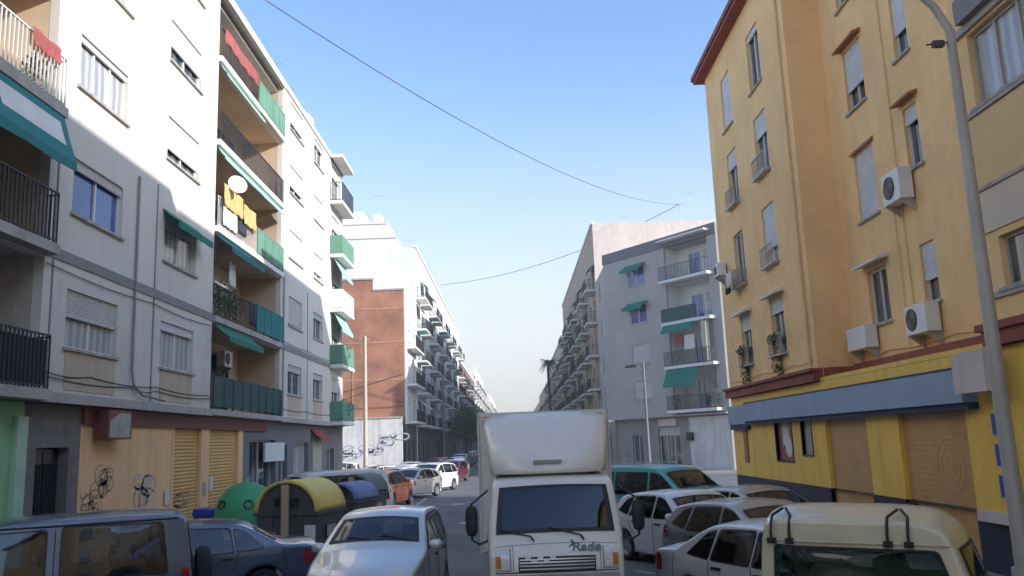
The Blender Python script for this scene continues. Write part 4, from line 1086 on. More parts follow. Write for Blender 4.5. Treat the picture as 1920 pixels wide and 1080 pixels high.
def car(name, label, cat, x, y, heading, paintm, prof, W, zb, zr, tum, wh, wins, ws, rw, z=0., R=.06, extras=None, group='cars parked along the street', seams=True, zf=.2, bulge=.03, endt=.14, detail=True, lights=None, wscreen=(-.9, .9), glassm='cglass'):
    """heading: compass angle of the nose, degrees from +Y turning to +X. wins: side window polygons. ws/rw: outline ranges of the windscreen and rear window."""
    see = detail
    side_h = [rounded(grow(w_, -.012)) for w_ in wins] if see else ()
    S = Shell(prof, W, zb, zr, tum, [(w_, wh[2]) for w_ in wh[:2]], zf, R, endt, bulge, holes=([ws]+([rw] if rw else [])) if see else (), side_holes=side_h)
    if not see: glassm = 'glass_solid'
    root = tag(empty(name, (x, y, z), -R_(heading)), label, cat, group)
    M = WM[root.name]; S.M = M; S.root = root
    S.body().build('body', paintm, root, M, smooth=38, merge=True)
    for sd in (-1, 1):
        tr = MB(); 
        for wn in wins:
            pn = rounded(wn)
            q = MB(); S.poly(q, pn, sd, .014, .09); o = q.build('side_window', M_[glassm], root, M, smooth=60)
            if detail: S.poly(tr, rounded(grow(wn, .022)), sd, .008, .09, [rounded(grow(wn, -.014))])
        if detail: tr.build('window_trim', M_['plastic'], root, M)
        for yy in wh[:2]:
            wheel(root, M, sd*(W/2-.1-(.03 if abs(yy) > .6*S.ymax else 0)), yy, wh[2], sd)
    q = MB(); 
    if detail: S.ring(q, ws[0], ws[1], .9, .012, .09)
    if detail and rw: S.ring(q, rw[0], rw[1], .88, .012, .12)
    if detail: q.build('screen_seal', M_['plastic'], root, M, smooth=60)
    q = MB(); S.strip(q, ws[0], ws[1], *wscreen, .009); q.build('windscreen', M_[glassm], root, M, smooth=60)
    if rw: q = MB(); S.strip(q, rw[0], rw[1], -.89, .89, .009); q.build('rear_window', M_[glassm], root, M, smooth=60)
    for lt in (lights or []):
        nm, kind, mname, a = lt
        if kind == 'side':
            for sd in (-1, 1): q = MB(); S.poly(q, rounded(a), sd, .007, .06); q.build(nm, M_[mname], root, M, smooth=60)
        elif kind == 'strip2':
            for sd in (-1, 1): q = MB(); S.strip(q, a[0], a[1], sd*a[2], sd*a[3], .008); q.build(nm, M_[mname], root, M, smooth=60)
        elif kind == 'strip': q = MB(); S.strip(q, a[0], a[1], a[2], a[3], a[4] if len(a) > 4 else .008); q.build(nm, M_[mname], root, M, smooth=60)
    if detail:
        inner(S, .0 if zr < 1.6 else .2, W, [(.0, 1), (-.85, 0)] if prof is not JEEP else [(-.05, 1)], ws_y=.92 if prof is not VAN else 1.4, z_top=zb-.02)
        q = MB()
        for wp in (ws,):
            for s0, s1 in ((-.75, -.05), (.05, .7)):
                a = S.surf(wp[0]-.02, s0, .02); b = S.surf(wp[0]+(wp[1]-wp[0])*.16, s1-.1, .022)
                q.tube([a, b], .009, 5)
        q.build('wiper', M_['plastic'], root, M)
    return S
def mirror(S, y, z, mname=None, pm=None, sz=(.11, .07, .075), reach=.1):
    for sd in (-1, 1):
        x = sd*(S.hw(y, z)+reach)
        mb = MB(); vs = []; 
        for i in range(7):
            a = -math.pi/2+math.pi*i/6
            for k in range(12):
                t = 2*math.pi*k/12; ex = lambda v: math.copysign(abs(v)**.7, v)
                vs.append((x+sz[0]*ex(math.cos(a))*ex(math.cos(t)), y+sz[1]*ex(math.cos(a))*ex(math.sin(t)), z+sz[2]*ex(math.sin(a))))
        fs = [(i*12+k, i*12+(k+1) % 12, (i+1)*12+(k+1) % 12, (i+1)*12+k) for i in range(6) for k in range(12)]
        mb.add(vs, fs); mb.tube([(sd*(S.hw(y, z)-.01), y, z-.03), (x, y, z-.03)], .02, 6)
        mb.build('wing_mirror', pm, S.root, S.M, smooth=50, merge=True)
def seams(S, lists, handles=()):
    q = MB()
    for sd in (-1, 1):
        for l in lists: S.line(q, l, sd)
    q.build('door_gap', M_['plastic'], S.root, S.M)
    for sd in (-1, 1):
        for (y, z) in handles:
            x = sd*(S.hw(y, z)+.012); MB().box(x-.014, x+.014, y-.09, y+.09, z-.017, z+.017).build('door_handle', M_['plastic'], S.root, S.M)
def plate(S, t, z=None, m='white'):
    q = MB(); S.strip(q, t, t+.12, -.3, .3, .02, 2, 2); q.build('number_plate', M_[m], S.root, S.M)

# --- profiles: front at +y, listed front-bottom -> bonnet -> roof -> rear-bottom (y, z, bow)
MPV = [(1.78,.2,.1),(1.92,.32,.16),(1.95,.55,.16),(1.86,.74,.14),(1.66,.87,.07),(1.02,1.04,.05),(.95,1.06,.06),(.2,1.5,.05),(-.1,1.56,.04),(-.9,1.56,.04),(-1.6,1.46,.05),(-1.68,1.4,.07),(-1.86,.95,.08),(-1.93,.6,.1),(-1.92,.34,.12),(-1.8,.2,.1)]
SED = [(2.1,.2,.1),(2.24,.32,.16),(2.26,.52,.16),(2.16,.68,.12),(1.9,.76,.06),(1.05,.92,.05),(.95,.94,.06),(.3,1.34,.05),(.0,1.42,.04),(-.75,1.39,.04),(-1.02,1.33,.05),(-1.55,1.02,.06),(-1.64,1.0,.05),(-2.1,.97,.06),(-2.2,.9,.09),(-2.24,.55,.12),(-2.18,.32,.12),(-2.05,.2,.1)]
HAT = [(1.85,.2,.1),(2.0,.32,.16),(2.02,.52,.16),(1.92,.68,.12),(1.7,.78,.06),(1.0,.94,.05),(.92,.96,.06),(.2,1.38,.05),(-.1,1.45,.04),(-.9,1.43,.04),(-1.45,1.34,.05),(-1.55,1.28,.06),(-1.9,.93,.08),(-1.98,.6,.1),(-1.96,.34,.12),(-1.84,.2,.1)]
SUV = [(1.8,.3,.05),(1.9,.42,.1),(1.92,.62,.1),(1.86,.98,.08),(1.7,1.06,.05),(.95,1.14,.04),(.88,1.16,.05),(.42,1.76,.04),(.25,1.86,.04),(-1.2,1.88,.04),(-1.82,1.84,.04),(-1.9,1.76,.04),(-1.98,1.1,.05),(-2.0,.6,.06),(-1.98,.42,.08),(-1.9,.32,.05)]
JEEP = [(1.7,.3,.04),(1.8,.38,.08),(1.82,.6,.08),(1.78,.84,.06),(1.6,.92,.05),(.85,.98,.04),(.77,1.0,.05),(.6,1.5,.05),(.5,1.62,.08),(.25,1.7,.12),(-1.0,1.71,.13),(-1.5,1.7,.12),(-1.63,1.6,.08),(-1.68,1.1,.05),(-1.7,.66,.06),(-1.68,.45,.06),(-1.6,.35,.04)]
JEEP = [(y_*.88, z_, b_) for y_, z_, b_ in JEEP]
VAN = [(2.2,.25,.08),(2.35,.35,.14),(2.38,.6,.14),(2.3,.85,.12),(2.1,1.0,.08),(1.6,1.15,.06),(1.5,1.2,.06),(.85,1.72,.05),(.55,1.84,.04),(-1.8,1.84,.04),(-2.15,1.78,.04),(-2.22,1.7,.04),(-2.32,1.0,.05),(-2.36,.6,.06),(-2.34,.4,.08),(-2.25,.25,.05)]

silver = paint('silver', (.66, .66, .67), .4, .34); silver2 = paint('silver_warm', (.52, .5, .47), .6, .34)
white_p = paint('white', (.74, .75, .75), 0, .3); blue_p = paint('blue', (.13, .165, .235), .3, .38); navy_p = paint('steel_blue', (.1, .135, .21), .45, .3)
beige_p = paint('beige', (.66, .56, .38), 0, .38); teal_p = paint('teal', (.09, .42, .41), .2, .33); red_p = paint('red', (.42, .07, .03), .1, .35)
orange_p = paint('orange', (.88, .2, .03), 0, .35); maroon_p = paint('maroon', (.13, .02, .045), .2, .35); grey_p = paint('grey', (.4, .4, .41), .4, .34); black_p = paint('black', (.02, .02, .024), .2, .3)

HL_F = lambda a, b, s0=.52, s1=.97: ('headlight', 'strip2', 'lamp', (a, b, s0, s1))
def hatch_like(name, label, x, y, hd, pm, prof=HAT, W=1.72, scale_h=1., cat='car', rwin=True, z=0., wins=None, detail=True, rails=False, glassm='cglass', group='cars parked along the street'):
    if prof is MPV:
        zb, zr, tum, wh = .98, 1.55, .2, (1.28, -1.22, .3)
        wins = wins or [[(.78, 1.06), (.16, 1.43), (-.08, 1.47), (-.08, 1.04)], [(-.16, 1.04), (-.16, 1.475), (-.98, 1.47), (-.98, 1.02)], [(-1.06, 1.02), (-1.06, 1.46), (-1.46, 1.4), (-1.6, 1.04)]]
        ws, rw = (6.15, 6.95), (11.1, 11.95)
        lights = [('headlight', 'strip2', 'lamp', (3.0, 3.9, .58, .98)), ('tail_light', 'side', 'tail', [(-1.62, .8), (-1.55, 1.35), (-1.62, 1.36), (-1.8, .82)]), ('grille', 'strip', 'plastic', (2.2, 2.9, -.5, .5)), ('number_plate', 'strip', 'white', (1.75, 1.98, -.3, .3, .02)), ('tail_light', 'strip2', 'tail', (11.3, 12.3, .9, 1.0))]
        sm = [[(.85, .42), (.82, .98)], [(-.12, .3), (-.12, 1.02)], [(-.85, .62), (-1.0, .75), (-1.02, 1.0)]]; hd_ = [(.08, .88), (-.82, .88)]
    elif prof is SED:
        zb, zr, tum, wh = .9, 1.42, .22, (1.35, -1.3, .31)
        wins = wins or [[(.72, .94), (.28, 1.26), (.0, 1.33), (-.02, .93)], [(-.08, .93), (-.06, 1.335), (-.72, 1.31), (-.8, .94)], [(-.86, .94), (-.8, 1.3), (-.98, 1.25), (-1.3, .98)]]
        ws, rw = (6.15, 6.95), (10.2, 10.95)
        lights = [('headlight', 'strip2', 'lamp', (2.6, 3.5, .55, .97)), ('tail_light', 'side', 'tail', [(-1.95, .68), (-1.97, .9), (-2.12, .92), (-2.14, .66)]), ('tail_light', 'strip2', 'tail', (13.9, 14.6, .55, .98)), ('grille', 'strip', 'plastic', (2.1, 2.7, -.45, .45)), ('number_plate', 'strip', 'white', (14.4, 14.7, -.28, .28, .02))]
        sm = [[(.82, .38), (.78, .9)], [(-.05, .26), (-.05, .92)], [(-.78, .62), (-.88, .75), (-.86, .92)], [(-1.62, .97), (-1.68, .6)]]; hd_ = [(.1, .82), (-.7, .83)]
    elif prof is SUV:
        zb, zr, tum, wh = 1.12, 1.86, .14, (1.22, -1.18, .36)
        wins = wins or [[(.72, 1.17), (.42, 1.64), (.3, 1.74), (-.32, 1.75), (-.32, 1.16)], [(-.5, 1.16), (-.5, 1.77), (-1.6, 1.75), (-1.68, 1.16)]]
        ws, rw = (6.1, 6.9), (11.1, 11.9)
        lights = [('headlight', 'strip2', 'lamp', (2.3, 2.9, .62, .95)), ('tail_light', 'side', 'tail', [(-1.86, .95), (-1.84, 1.2), (-1.94, 1.2), (-1.95, .95)]), ('grille', 'strip', 'plastic', (2.2, 2.9, -.5, .5))]
        sm = [[(.82, .5), (.82, 1.12)], [(-.42, .4), (-.42, 1.75)]]; hd_ = [(-.25, .98)]
    elif prof is JEEP:
        zb, zr, tum, wh = .98, 1.66, .08, (1.0, -.92, .33)
        wins = wins or [[(.5, 1.02), (.37, 1.4), (-1.27, 1.41), (-1.29, 1.02)]]
        ws, rw = (6.1, 6.9), (12.15, 12.9)
        lights = [('headlight', 'strip2', 'lamp', (2.3, 2.9, .62, .95)), ('tail_light', 'side', 'tail', [(-1.38, .84), (-1.37, .98), (-1.44, .98), (-1.45, .84)])]
        sm = [[(.68, .5), (.66, .98)], [(-.25, .4), (-.25, .98)]]; hd_ = [(-.1, .88)]
    elif prof is VAN:
        zb, zr, tum, wh = 1.12, 1.84, .16, (1.5, -1.35, .33)
        wins = wins or [[(1.38, 1.2), (.85, 1.62), (.5, 1.68), (.5, 1.16)], [(.4, 1.16), (.4, 1.68), (-.7, 1.68), (-.7, 1.15)], [(-.8, 1.15), (-.8, 1.68), (-1.95, 1.64), (-2.02, 1.15)]]
        ws, rw = (6.1, 6.95), (11.15, 11.9)
        lights = [('headlight', 'strip2', 'lamp', (3.0, 3.9, .58, .97)), ('tail_light', 'side', 'tail', [(-2.12, .8), (-2.12, 1.1), (-2.24, 1.1), (-2.27, .8)]), ('tail_light', 'strip2', 'tail', (12.0, 12.5, .86, 1.0))]
        sm = [[(1.4, .4), (1.4, 1.1)], [(.45, .3), (.45, 1.14)], [(-.75, .3), (-.75, 1.14)]]; hd_ = [(.6, 1.0), (.2, 1.0)]
    else:
        zb, zr, tum, wh = .92, 1.44, .21, (1.3, -1.25, .3)
        wins = wins or [[(.7, .98), (.18, 1.31), (-.1, 1.36), (-.1, .96)], [(-.18, .96), (-.18, 1.365), (-.88, 1.34), (-1.0, .97)], [(-1.08, .98), (-.98, 1.33), (-1.2, 1.28), (-1.5, 1.05)]]
        ws, rw = (6.15, 6.95), (11.15, 11.9)
        lights = [('headlight', 'strip2', 'lamp', (2.6, 3.6, .55, .97)), ('tail_light', 'side', 'tail', [(-1.62, .78), (-1.64, 1.0), (-1.78, .98), (-1.87, .76)]), ('tail_light', 'strip2', 'tail', (12.0, 12.6, .62, 1.0)), ('grille', 'strip', 'plastic', (2.1, 2.7, -.45, .45)), ('number_plate', 'strip', 'white', (12.7, 13.0, -.28, .28, .02)), ('number_plate', 'strip', 'white', (1.6, 1.9, -.28, .28, .02))]
        sm = [[(.8, .38), (.78, .92)], [(-.14, .26), (-.14, .95)], [(-.9, .6), (-1.02, .74), (-1.04, .95)]]; hd_ = [(.05, .84), (-.8, .85)]
    S = car(name, label, cat, x, y, hd, pm, prof, W, zb, zr, tum, wh, wins, ws, rw, z, lights=lights if detail else lights[:3], detail=detail, glassm=glassm, group=group, zf=.34 if prof in (SUV, JEEP) else .2)
    if detail:
        seams(S, sm, hd_)
        mirror(S, .5 if prof is JEEP else .62 if prof is not VAN else 1.25, zb+.1, pm=pm)
    if rails:
        for sd in (-1, 1):
            xx = sd*(S.hw(-.3, zr)-.07)
            q = MB().tube([(xx, .2, zr-.02), (xx, .1, zr+.06), (xx, -1.3, zr+.05), (xx, -1.4, zr-.05)], .018, 6); q.build('roof_rail', M_['steel'], S.root, S.M, smooth=40)
    return S

# near cars, left
sA = hatch_like('parked_car', 'silver family car facing us beside the white truck', -2.17, 14.3, 183.5, silver, MPV, 1.7)
sB = hatch_like('parked_car', 'dark blue short off-roader with spare wheel on its tail at the left', -6.25, 11.05, 246, blue_p, SUV, 1.72, glassm='cglass_b')
# spare wheel on the tail door
tw = MB().lathe([(.2, -.09), (.33, -.09), (.36, -.04), (.36, .04), (.33, .09), (.12, .1)], 26, sB.M @ Matrix.Translation((.05, -2.16, 1.0)) @ Matrix.Rotation(R_(90), 4, 'X'))
tw.build('spare_wheel', M_['rubber'], sB.root, smooth=40)
sC = hatch_like('parked_car', 'dark blue saloon with its boot toward us behind the spare wheel', -5.85, 15.4, 251, navy_p, SED, 1.74)
sD = hatch_like('parked_car', 'white car at the bottom edge with only its roof in view', -4.15, 7.3, 246, white_p, HAT, 1.6)
# near cars, right
sE = hatch_like('parked_car', 'beige off-roader with black roof rack clips in the right foreground', 4.27, 9.65, 123, beige_p, JEEP, 1.44, z=-.06)
sF = hatch_like('parked_car', 'silver saloon with red tail lamp between beige off-roader and truck', 3.72, 11.6, 152, silver, SED, 1.74)
sG = hatch_like('parked_car', 'grey hatchback squeezed between the silver saloon and the white hatchback', 4.15, 14.9, 155, grey_p, HAT, 1.7)
sH = hatch_like('parked_car', 'white hatchback parked at an angle in front of the teal van', 3.6, 18.2, 155, white_p, HAT, 1.74)
sI = hatch_like('parked_car', 'teal van with roof rails behind the white hatchback', 3.75, 23.2, 140, teal_p, VAN, 1.8, rails=True)
sJ = hatch_like('parked_car', 'silver hatchback nosed toward the navy plinth beyond the white hatchback', 5.2, 18.6, 155, silver2, HAT, 1.7)
# roof rack clips on the beige off-roader: black hoops clamped to the gutter and bent over the roof shoulder
def t_at(S, y, z0):
    best = min((i for i in range(S.n_up) if S.up[i][1] > z0), key=lambda i: abs(S.up[i][0]-y)); return S.up[best][3]
for yy in (-1.2, .02):
    t_ = t_at(sE, yy, 1.55)
    for sd in (-1, 1):
        xg = sE.hw(yy, 1.47)+.025
        q = MB(); P = []
        for dy in (-.1, .1):
            P = [Vector((sd*xg, yy+dy, 1.47)), Vector((sd*(xg+.01), yy+dy, 1.56)), Vector((sd*(xg-.03), yy+dy, 1.66))]
            P += [Vector((sd*(sE.hw(yy, 1.6)-.06-.05*k), yy+dy*(1-.28*k), 1.735+.022*k)) for k in (0, 1, 2, 3)]
            q.tube(P, .016, 6)
            q.box(sd*xg-.03, sd*xg+.03, yy+dy-.045, yy+dy+.045, 1.44, 1.5)
        q.build('rack_clip', M_['plastic'], sE.root, sE.M, smooth=40)
q = MB()
for sd in (-1, 1): sE.line(q, [(.5, 1.47), (-1.42, 1.475)], sd, .012, .012)
q.build('rain_gutter', beige_p, sE.root, sE.M)
q = MB()
for sd in (-1, 1): sB.line(q, [(1.3, .92), (-1.85, .92)], sd, .02, .005); sB.line(q, [(.4, 1.8), (-1.8, 1.8)], sd, .012, .01)
q.build('side_moulding', M_['plastic'], sB.root, sB.M)

# middle distance, left side
hatch_like('parked_van', 'white van with a long roof behind the recycling containers', -6.7, 29.5, 232, white_p, VAN, 1.85, cat='van')
hatch_like('parked_car', 'bright orange boxy van with dark rear glass by the kerb', -5.75, 38.2, 10, orange_p, MPV, 1.58)
hatch_like('parked_car', 'silver estate behind the blue-lidded container', -7.0, 34.8, 232, silver, HAT, 1.7)
hatch_like('parked_car', 'warm silver hatchback between the orange car and the white people carrier', -5.3, 43.8, 205, silver2, HAT, 1.65)
hatch_like('parked_car', 'silver saloon tucked between the red hatchback and the shopfronts', -6.9, 41.2, 225, silver2, SED, 1.7)
hatch_like('parked_car', 'white people carrier angled in the sun before the maroon car', -4.9, 49.5, 205, white_p, MPV, 1.85)
hatch_like('parked_car', 'maroon car close to the white road line', -4.5, 60.5, 190, maroon_p, HAT, 1.7)
for i, (x, y, hd, pm, pr, lb) in enumerate([
    (-6.7, 48.2, 215, silver, HAT, 'silver hatchback nosed to the left corner before the sunny side street'), (-6.9, 53.6, 212, white_p, HAT, 'white hatchback in the sun left of the white people carrier'), (-6.3, 58.2, 205, grey_p, SED, 'grey saloon in the sun left of the maroon car'), (-6.2, 69.5, 200, maroon_p, MPV, 'dark red people carrier by the brick corner'),
    (-4.7, 66.5, 188, silver, SED, 'silver saloon right after the maroon car'), (-4.9, 72, 187, white_p, SED, 'white saloon beyond the silver one on the left'),
    (-5.3, 78, 186, white_p, HAT, 'white hatchback parked beyond the maroon car'), (-5.6, 88, 184, silver, MPV, 'silver car parked beyond the far white hatchback'),
    (-5.8, 98, 184, black_p, HAT, 'black car parked under the street trees'), (-6.1, 110, 184, white_p, MPV, 'white car parked past the street trees'),
    (-6.3, 122, 184, grey_p, HAT, 'grey car far along the left kerb'), (-6.6, 136, 184, red_p, HAT, 'small red car far along the left kerb')]):
    hatch_like('parked_car', lb, x, y, hd, pm, pr, detail=False)
# cars crossing / parked in the left side street, in the sun
for i, (x, y, hd, pm, pr, lb) in enumerate([
    (-12.6, 55.5, 265, white_p, HAT, 'white car nearest the left block in the sunny side street'), (-9.6, 58.0, 262, white_p, SED, 'white saloon in the sunny side street below the utility pole'),
    (-8.0, 64.0, 268, silver, SED, 'silver saloon along the white graffiti wall'), (-13.5, 64.5, 268, white_p, MPV, 'white people carrier along the white graffiti wall'),
    (-15.2, 60, 268, grey_p, HAT, 'grey car at the far left of the sunny side street'), (-11.2, 51.0, 262, silver, SED, 'silver saloon in the side street just past the left block'), (-8.6, 53.8, 240, silver2, HAT, 'pale hatchback at the corner of the sunny side street')]):
    hatch_like('parked_car', lb, x, y, hd, pm, pr, group='cars in the sunny side street')
# right side street / far right kerb
for i, (x, y, hd, pm, pr, lb) in enumerate([
    (4.4, 28.5, 150, silver, MPV, 'silver car hidden behind the teal van'), (5.2, 80, 184, white_p, HAT, 'white car behind the truck at the far right kerb'),
    (5.3, 92, 184, red_p, HAT, 'red car behind the truck at the far right kerb')]):
    pass

# ------------------------------------------------------------------ TRUCK
TX, TY = .5, 11.6
T = thing('box_truck', (TX, TY+2.5, 0), 'white box truck facing us in the middle of the street', 'truck')
TRK = [(2.38,.42,.03),(2.5,.5,.05),(2.52,.8,.06),(2.5,1.12,.07),(2.42,1.2,.06),(2.38,1.26,.06),(2.12,1.94,.05),(2.03,2.04,.05),(1.75,2.1,.04),(1.0,2.12,.03),(.82,2.1,.02),(.78,2.0,.0),(.76,1.0,.0),(.78,.5,0)]
truck_p = paint('truck_cream', (.84, .78, .69), 0, .35)
ST = Shell(TRK, 1.84, 1.3, 2.15, .1, [(1.72, .36)], .42, .07, .05, .02, holes=[(5.12, 6.3)], side_holes=[rounded(grow([(2.1, 1.3), (1.86, 1.9), (1.1, 1.9), (1.1, 1.24)], -.02))])
MT = Matrix.Translation((TX, TY+2.52, 0)) @ Matrix.Rotation(R_(180), 4, 'Z')
ST.body().build('cab', truck_p, T, MT, smooth=38, merge=True)
q = MB(); ST.ring(q, 5.12, 6.3, .92, .013, .1, .05); q.build('screen_seal', M_['plastic'], T, MT, smooth=60)
q = MB(); ST.strip(q, 5.12, 6.3, -.925, .925, .009); q.build('windscreen', M_['cglass'], T, MT, smooth=60)
for sd in (-1, 1):
    q = MB(); ST.poly(q, rounded([(2.1, 1.3), (1.86, 1.9), (1.1, 1.9), (1.1, 1.24)]), sd, .006); q.build('side_window', M_['cglass'], T, MT, smooth=60)
    q = MB(); ST.strip(q, 2.45, 3.72, sd*.76, sd*.985, .01); h_ = q.build('headlight', M_['lamp'], T, MT, smooth=60)
    q = MB(); ST.strip(q, 2.38, 3.8, sd*.735, sd*.995, .006); q.build('headlight_surround', M_['poster_g'], T, MT, smooth=60)
    q = MB(); ST.strip(q, 2.5, 3.1, sd*.9, sd*.98, .014); q.build('indicator', M_['amber'], T, MT, smooth=60)
q = MB(); ST.strip(q, 2.35, 2.98, -.62, .62, .008); q.build('grille', M_['plastic'], T, MT, smooth=60)
q = MB()
for k in range(4): ST.strip(q, 2.42+k*.13, 2.48+k*.13, -.6, .6, .016, 2, 10)
q.build('grille_bar', M_['rim'], T, MT)
q = MB()
for k in range(5):
    for r_ in range(2):
        if (k+r_) % 2: ST.strip(q, 2.72+r_*.14, 2.85+r_*.14, .02+k*.1, .11+k*.1, .02, 1, 1)
q.build('grille_mark', M_['white'], T, MT)
q = MB(); ST.strip(q, 1.0, 2.25, -1, 1, .03); q.build('bumper', M_['poster_g'], T, MT, smooth=50)
q = MB()
for s0, s1 in ((.55, -.1), (-.25, -.8)):
    a = ST.surf(4.95, s0-.15, .03); b = ST.surf(5.15, s0+.1, .03); c = ST.surf(5.22, s1+.4, .03)
    q.tube([ST.surf(4.72, s0-.2, .02), a], .014, 6); q.tube([a, ST.surf(5.2, s0+.35, .03)], .01, 5)
q.build('wiper', M_['plastic'], T, MT)
inner(ST, .5, 1.84, [(1.25, 1)], ws_y=2.3, z_top=1.22, back=.85, root=T, M=MT)
MB().box(-.8, .8, .84, .88, .6, 2.0).build('cab_back_panel', M_['seat'], T, MT)
q = MB(); ST.strip(q, 4.28, 4.36, -.99, .99, .003, 1, 14); ST.strip(q, 2.3, 2.345, -.99, .99, .003, 1, 14)
for sx in (-.7, .7): ST.strip(q, 2.35, 4.3, sx-.004, sx+.004, .003, 6, 1)
q.build('panel_gap', M_['plastic'], T, MT)
for i, x in enumerate((-.42, .45, 1.32)):
    MB().box(x-.05, x+.05, 13.262, 13.29, 2.965, 2.995).build('marker_lamp', M_['amber'], T)
q = MB()
for k in range(15):
    for x in (-.5, 1.4): q.box(x-.008, x+.008, 13.285, 13.3, 1.1+.13*k, 1.116+.13*k)
q.build('rivets', M_['steel'], T)
# mirrors on arms
for sd in (-1, 1):
    x0 = TX-sd*.9; x1 = TX-sd*1.11
    m = MB().tube([(x0, TY+.25, 1.3), (x0-sd*.12, TY+.12, 1.27), (x1, TY+.05, 1.33), (x1, TY+.05, 1.8), (x0, TY+.35, 1.95)], .016, 6)
    mo = m.build('mirror_arm', M_['plastic'], T, smooth=40)
    vs = []; ex = lambda v: math.copysign(abs(v)**.6, v)
    for i in range(9):
        a = -math.pi/2+math.pi*i/8
        for k in range(14):
            t = 2*math.pi*k/14; vs.append((x1+.085*ex(math.cos(a))*ex(math.cos(t)), TY+.05+.05*ex(math.cos(a))*ex(math.sin(t)), 1.58+.2*ex(math.sin(a))))
    MB().add(vs, [(i*14+k, i*14+(k+1) % 14, (i+1)*14+(k+1) % 14, (i+1)*14+k) for i in range(8) for k in range(14)]).build('wing_mirror', M_['plastic'], T, smooth=50)
# cargo box with aluminium corner trim
X0, X1, YB, ZB0, ZB1 = -.56, 1.46, 13.3, .95, 3.04
bx = MB().box(X0, X1, YB, YB+4.4, ZB0, ZB1); o = bx.build('cargo_box', truck_p, T)
bv = o.modifiers.new('b', 'BEVEL'); bv.width = .05; bv.segments = 3
tr = MB()
for x in (X0, X1): tr.box(x-.012, x+.012, YB-.012, YB+.05, ZB0, ZB1+.01)
tr.box(X0, X1, YB-.012, YB+.05, ZB1-.05, ZB1+.012); tr.build('corner_trim', M_['slab_w'], T)
# wind deflector: swept fairing over the cab roof
P = []
for i in range(13):
    a = i/12; row = []
    for j in range(25):
        s_ = -1+2*j/24
        hwid = .8+.17*a
        zz = 2.14+.86*a; yy = 12.16+1.06*a**1.5+.32*abs(s_)**3*(1-.5*a)+.05*math.sin(a*3.14)
        if a < .1: yy += .03
        row.append((TX-.03+s_*hwid*1.0, min(yy, 13.28), zz-.06*abs(s_)**4*a))
    P.append(row)
d_ = MB().grid(P)
d_ = d_.build('wind_deflector', truck_p, T, smooth=60)
md = d_.modifiers.new('s', 'SOLIDIFY'); md.thickness = .03
for sx in (-1, 1):
    P2 = [(TX-.03+sx*(.8+.17*i/12), max(12.16+1.06*(i/12)**1.5+.32*(1-.5*i/12), 0), 2.14+.86*i/12-.06*i/12) for i in range(13)]
    q = MB().grid([[p_, (p_[0], 13.29, p_[2])] for p_ in P2]); q.build('deflector_side', truck_p, T)
MB().box(TX-.25, TX+.15, 12.2, 12.235, 2.28, 2.33).build('deflector_vent', M_['poster_g'], T)
MB().box(X0+.2, X1-.2, 12.2, 17.6, .55, .94).build('chassis', M_['plastic'], T)
for sd in (-1, 1):
    wheel(T, Matrix(), TX+sd*.78, TY+.8, .36, sd, .24); wheel(T, Matrix(), TX+sd*.76, 16.3, .36, sd, .34)
# lettering on the nose
def text(s, size, M, parent, m, name='lettering', ext=.003, shear=.2):
    cu = bpy.data.curves.new(name, 'FONT'); cu.body = s; cu.size = size; cu.extrude = ext; cu.shear = shear; cu.align_x = 'CENTER'; cu.offset = .004
    tmp = bpy.data.objects.new('tmp', cu); COL.objects.link(tmp)
    bpy.context.view_layer.update()
    me = bpy.data.meshes.new_from_object(tmp.evaluated_get(bpy.context.evaluated_depsgraph_get()))
    bpy.data.objects.remove(tmp); me.materials.clear(); me.materials.append(m); return link(me, name, parent, M)
pL = MT @ ST.surf(3.45, -.45, .012); pU = MT @ ST.surf(3.7, -.45, .012)
up = (pU-pL).normalized(); rt = Vector((1, 0, .0)); nn = rt.cross(up)
Mt = Matrix(((rt.x, up.x, nn.x, pL.x+.02), (rt.y, up.y, nn.y, pL.y-.03), (rt.z, up.z, nn.z, pL.z-.03), (0, 0, 0, 1)))
text('Rade', .19, Mt, T, M_['plaster_dg'])
q = MB(); c0 = Mt @ Vector((-.2, .12, .0)); 
P = [Mt @ Vector((-.27+.1*math.sin(a), .1+.08*math.cos(a)+.015*a, .003)) for a in [k*.35 for k in range(9)]]
q.tube(P, [.004+.012*math.sin(3.14*k/8) for k in range(9)], 5); q.build('emblem', M_['leaf'], T)

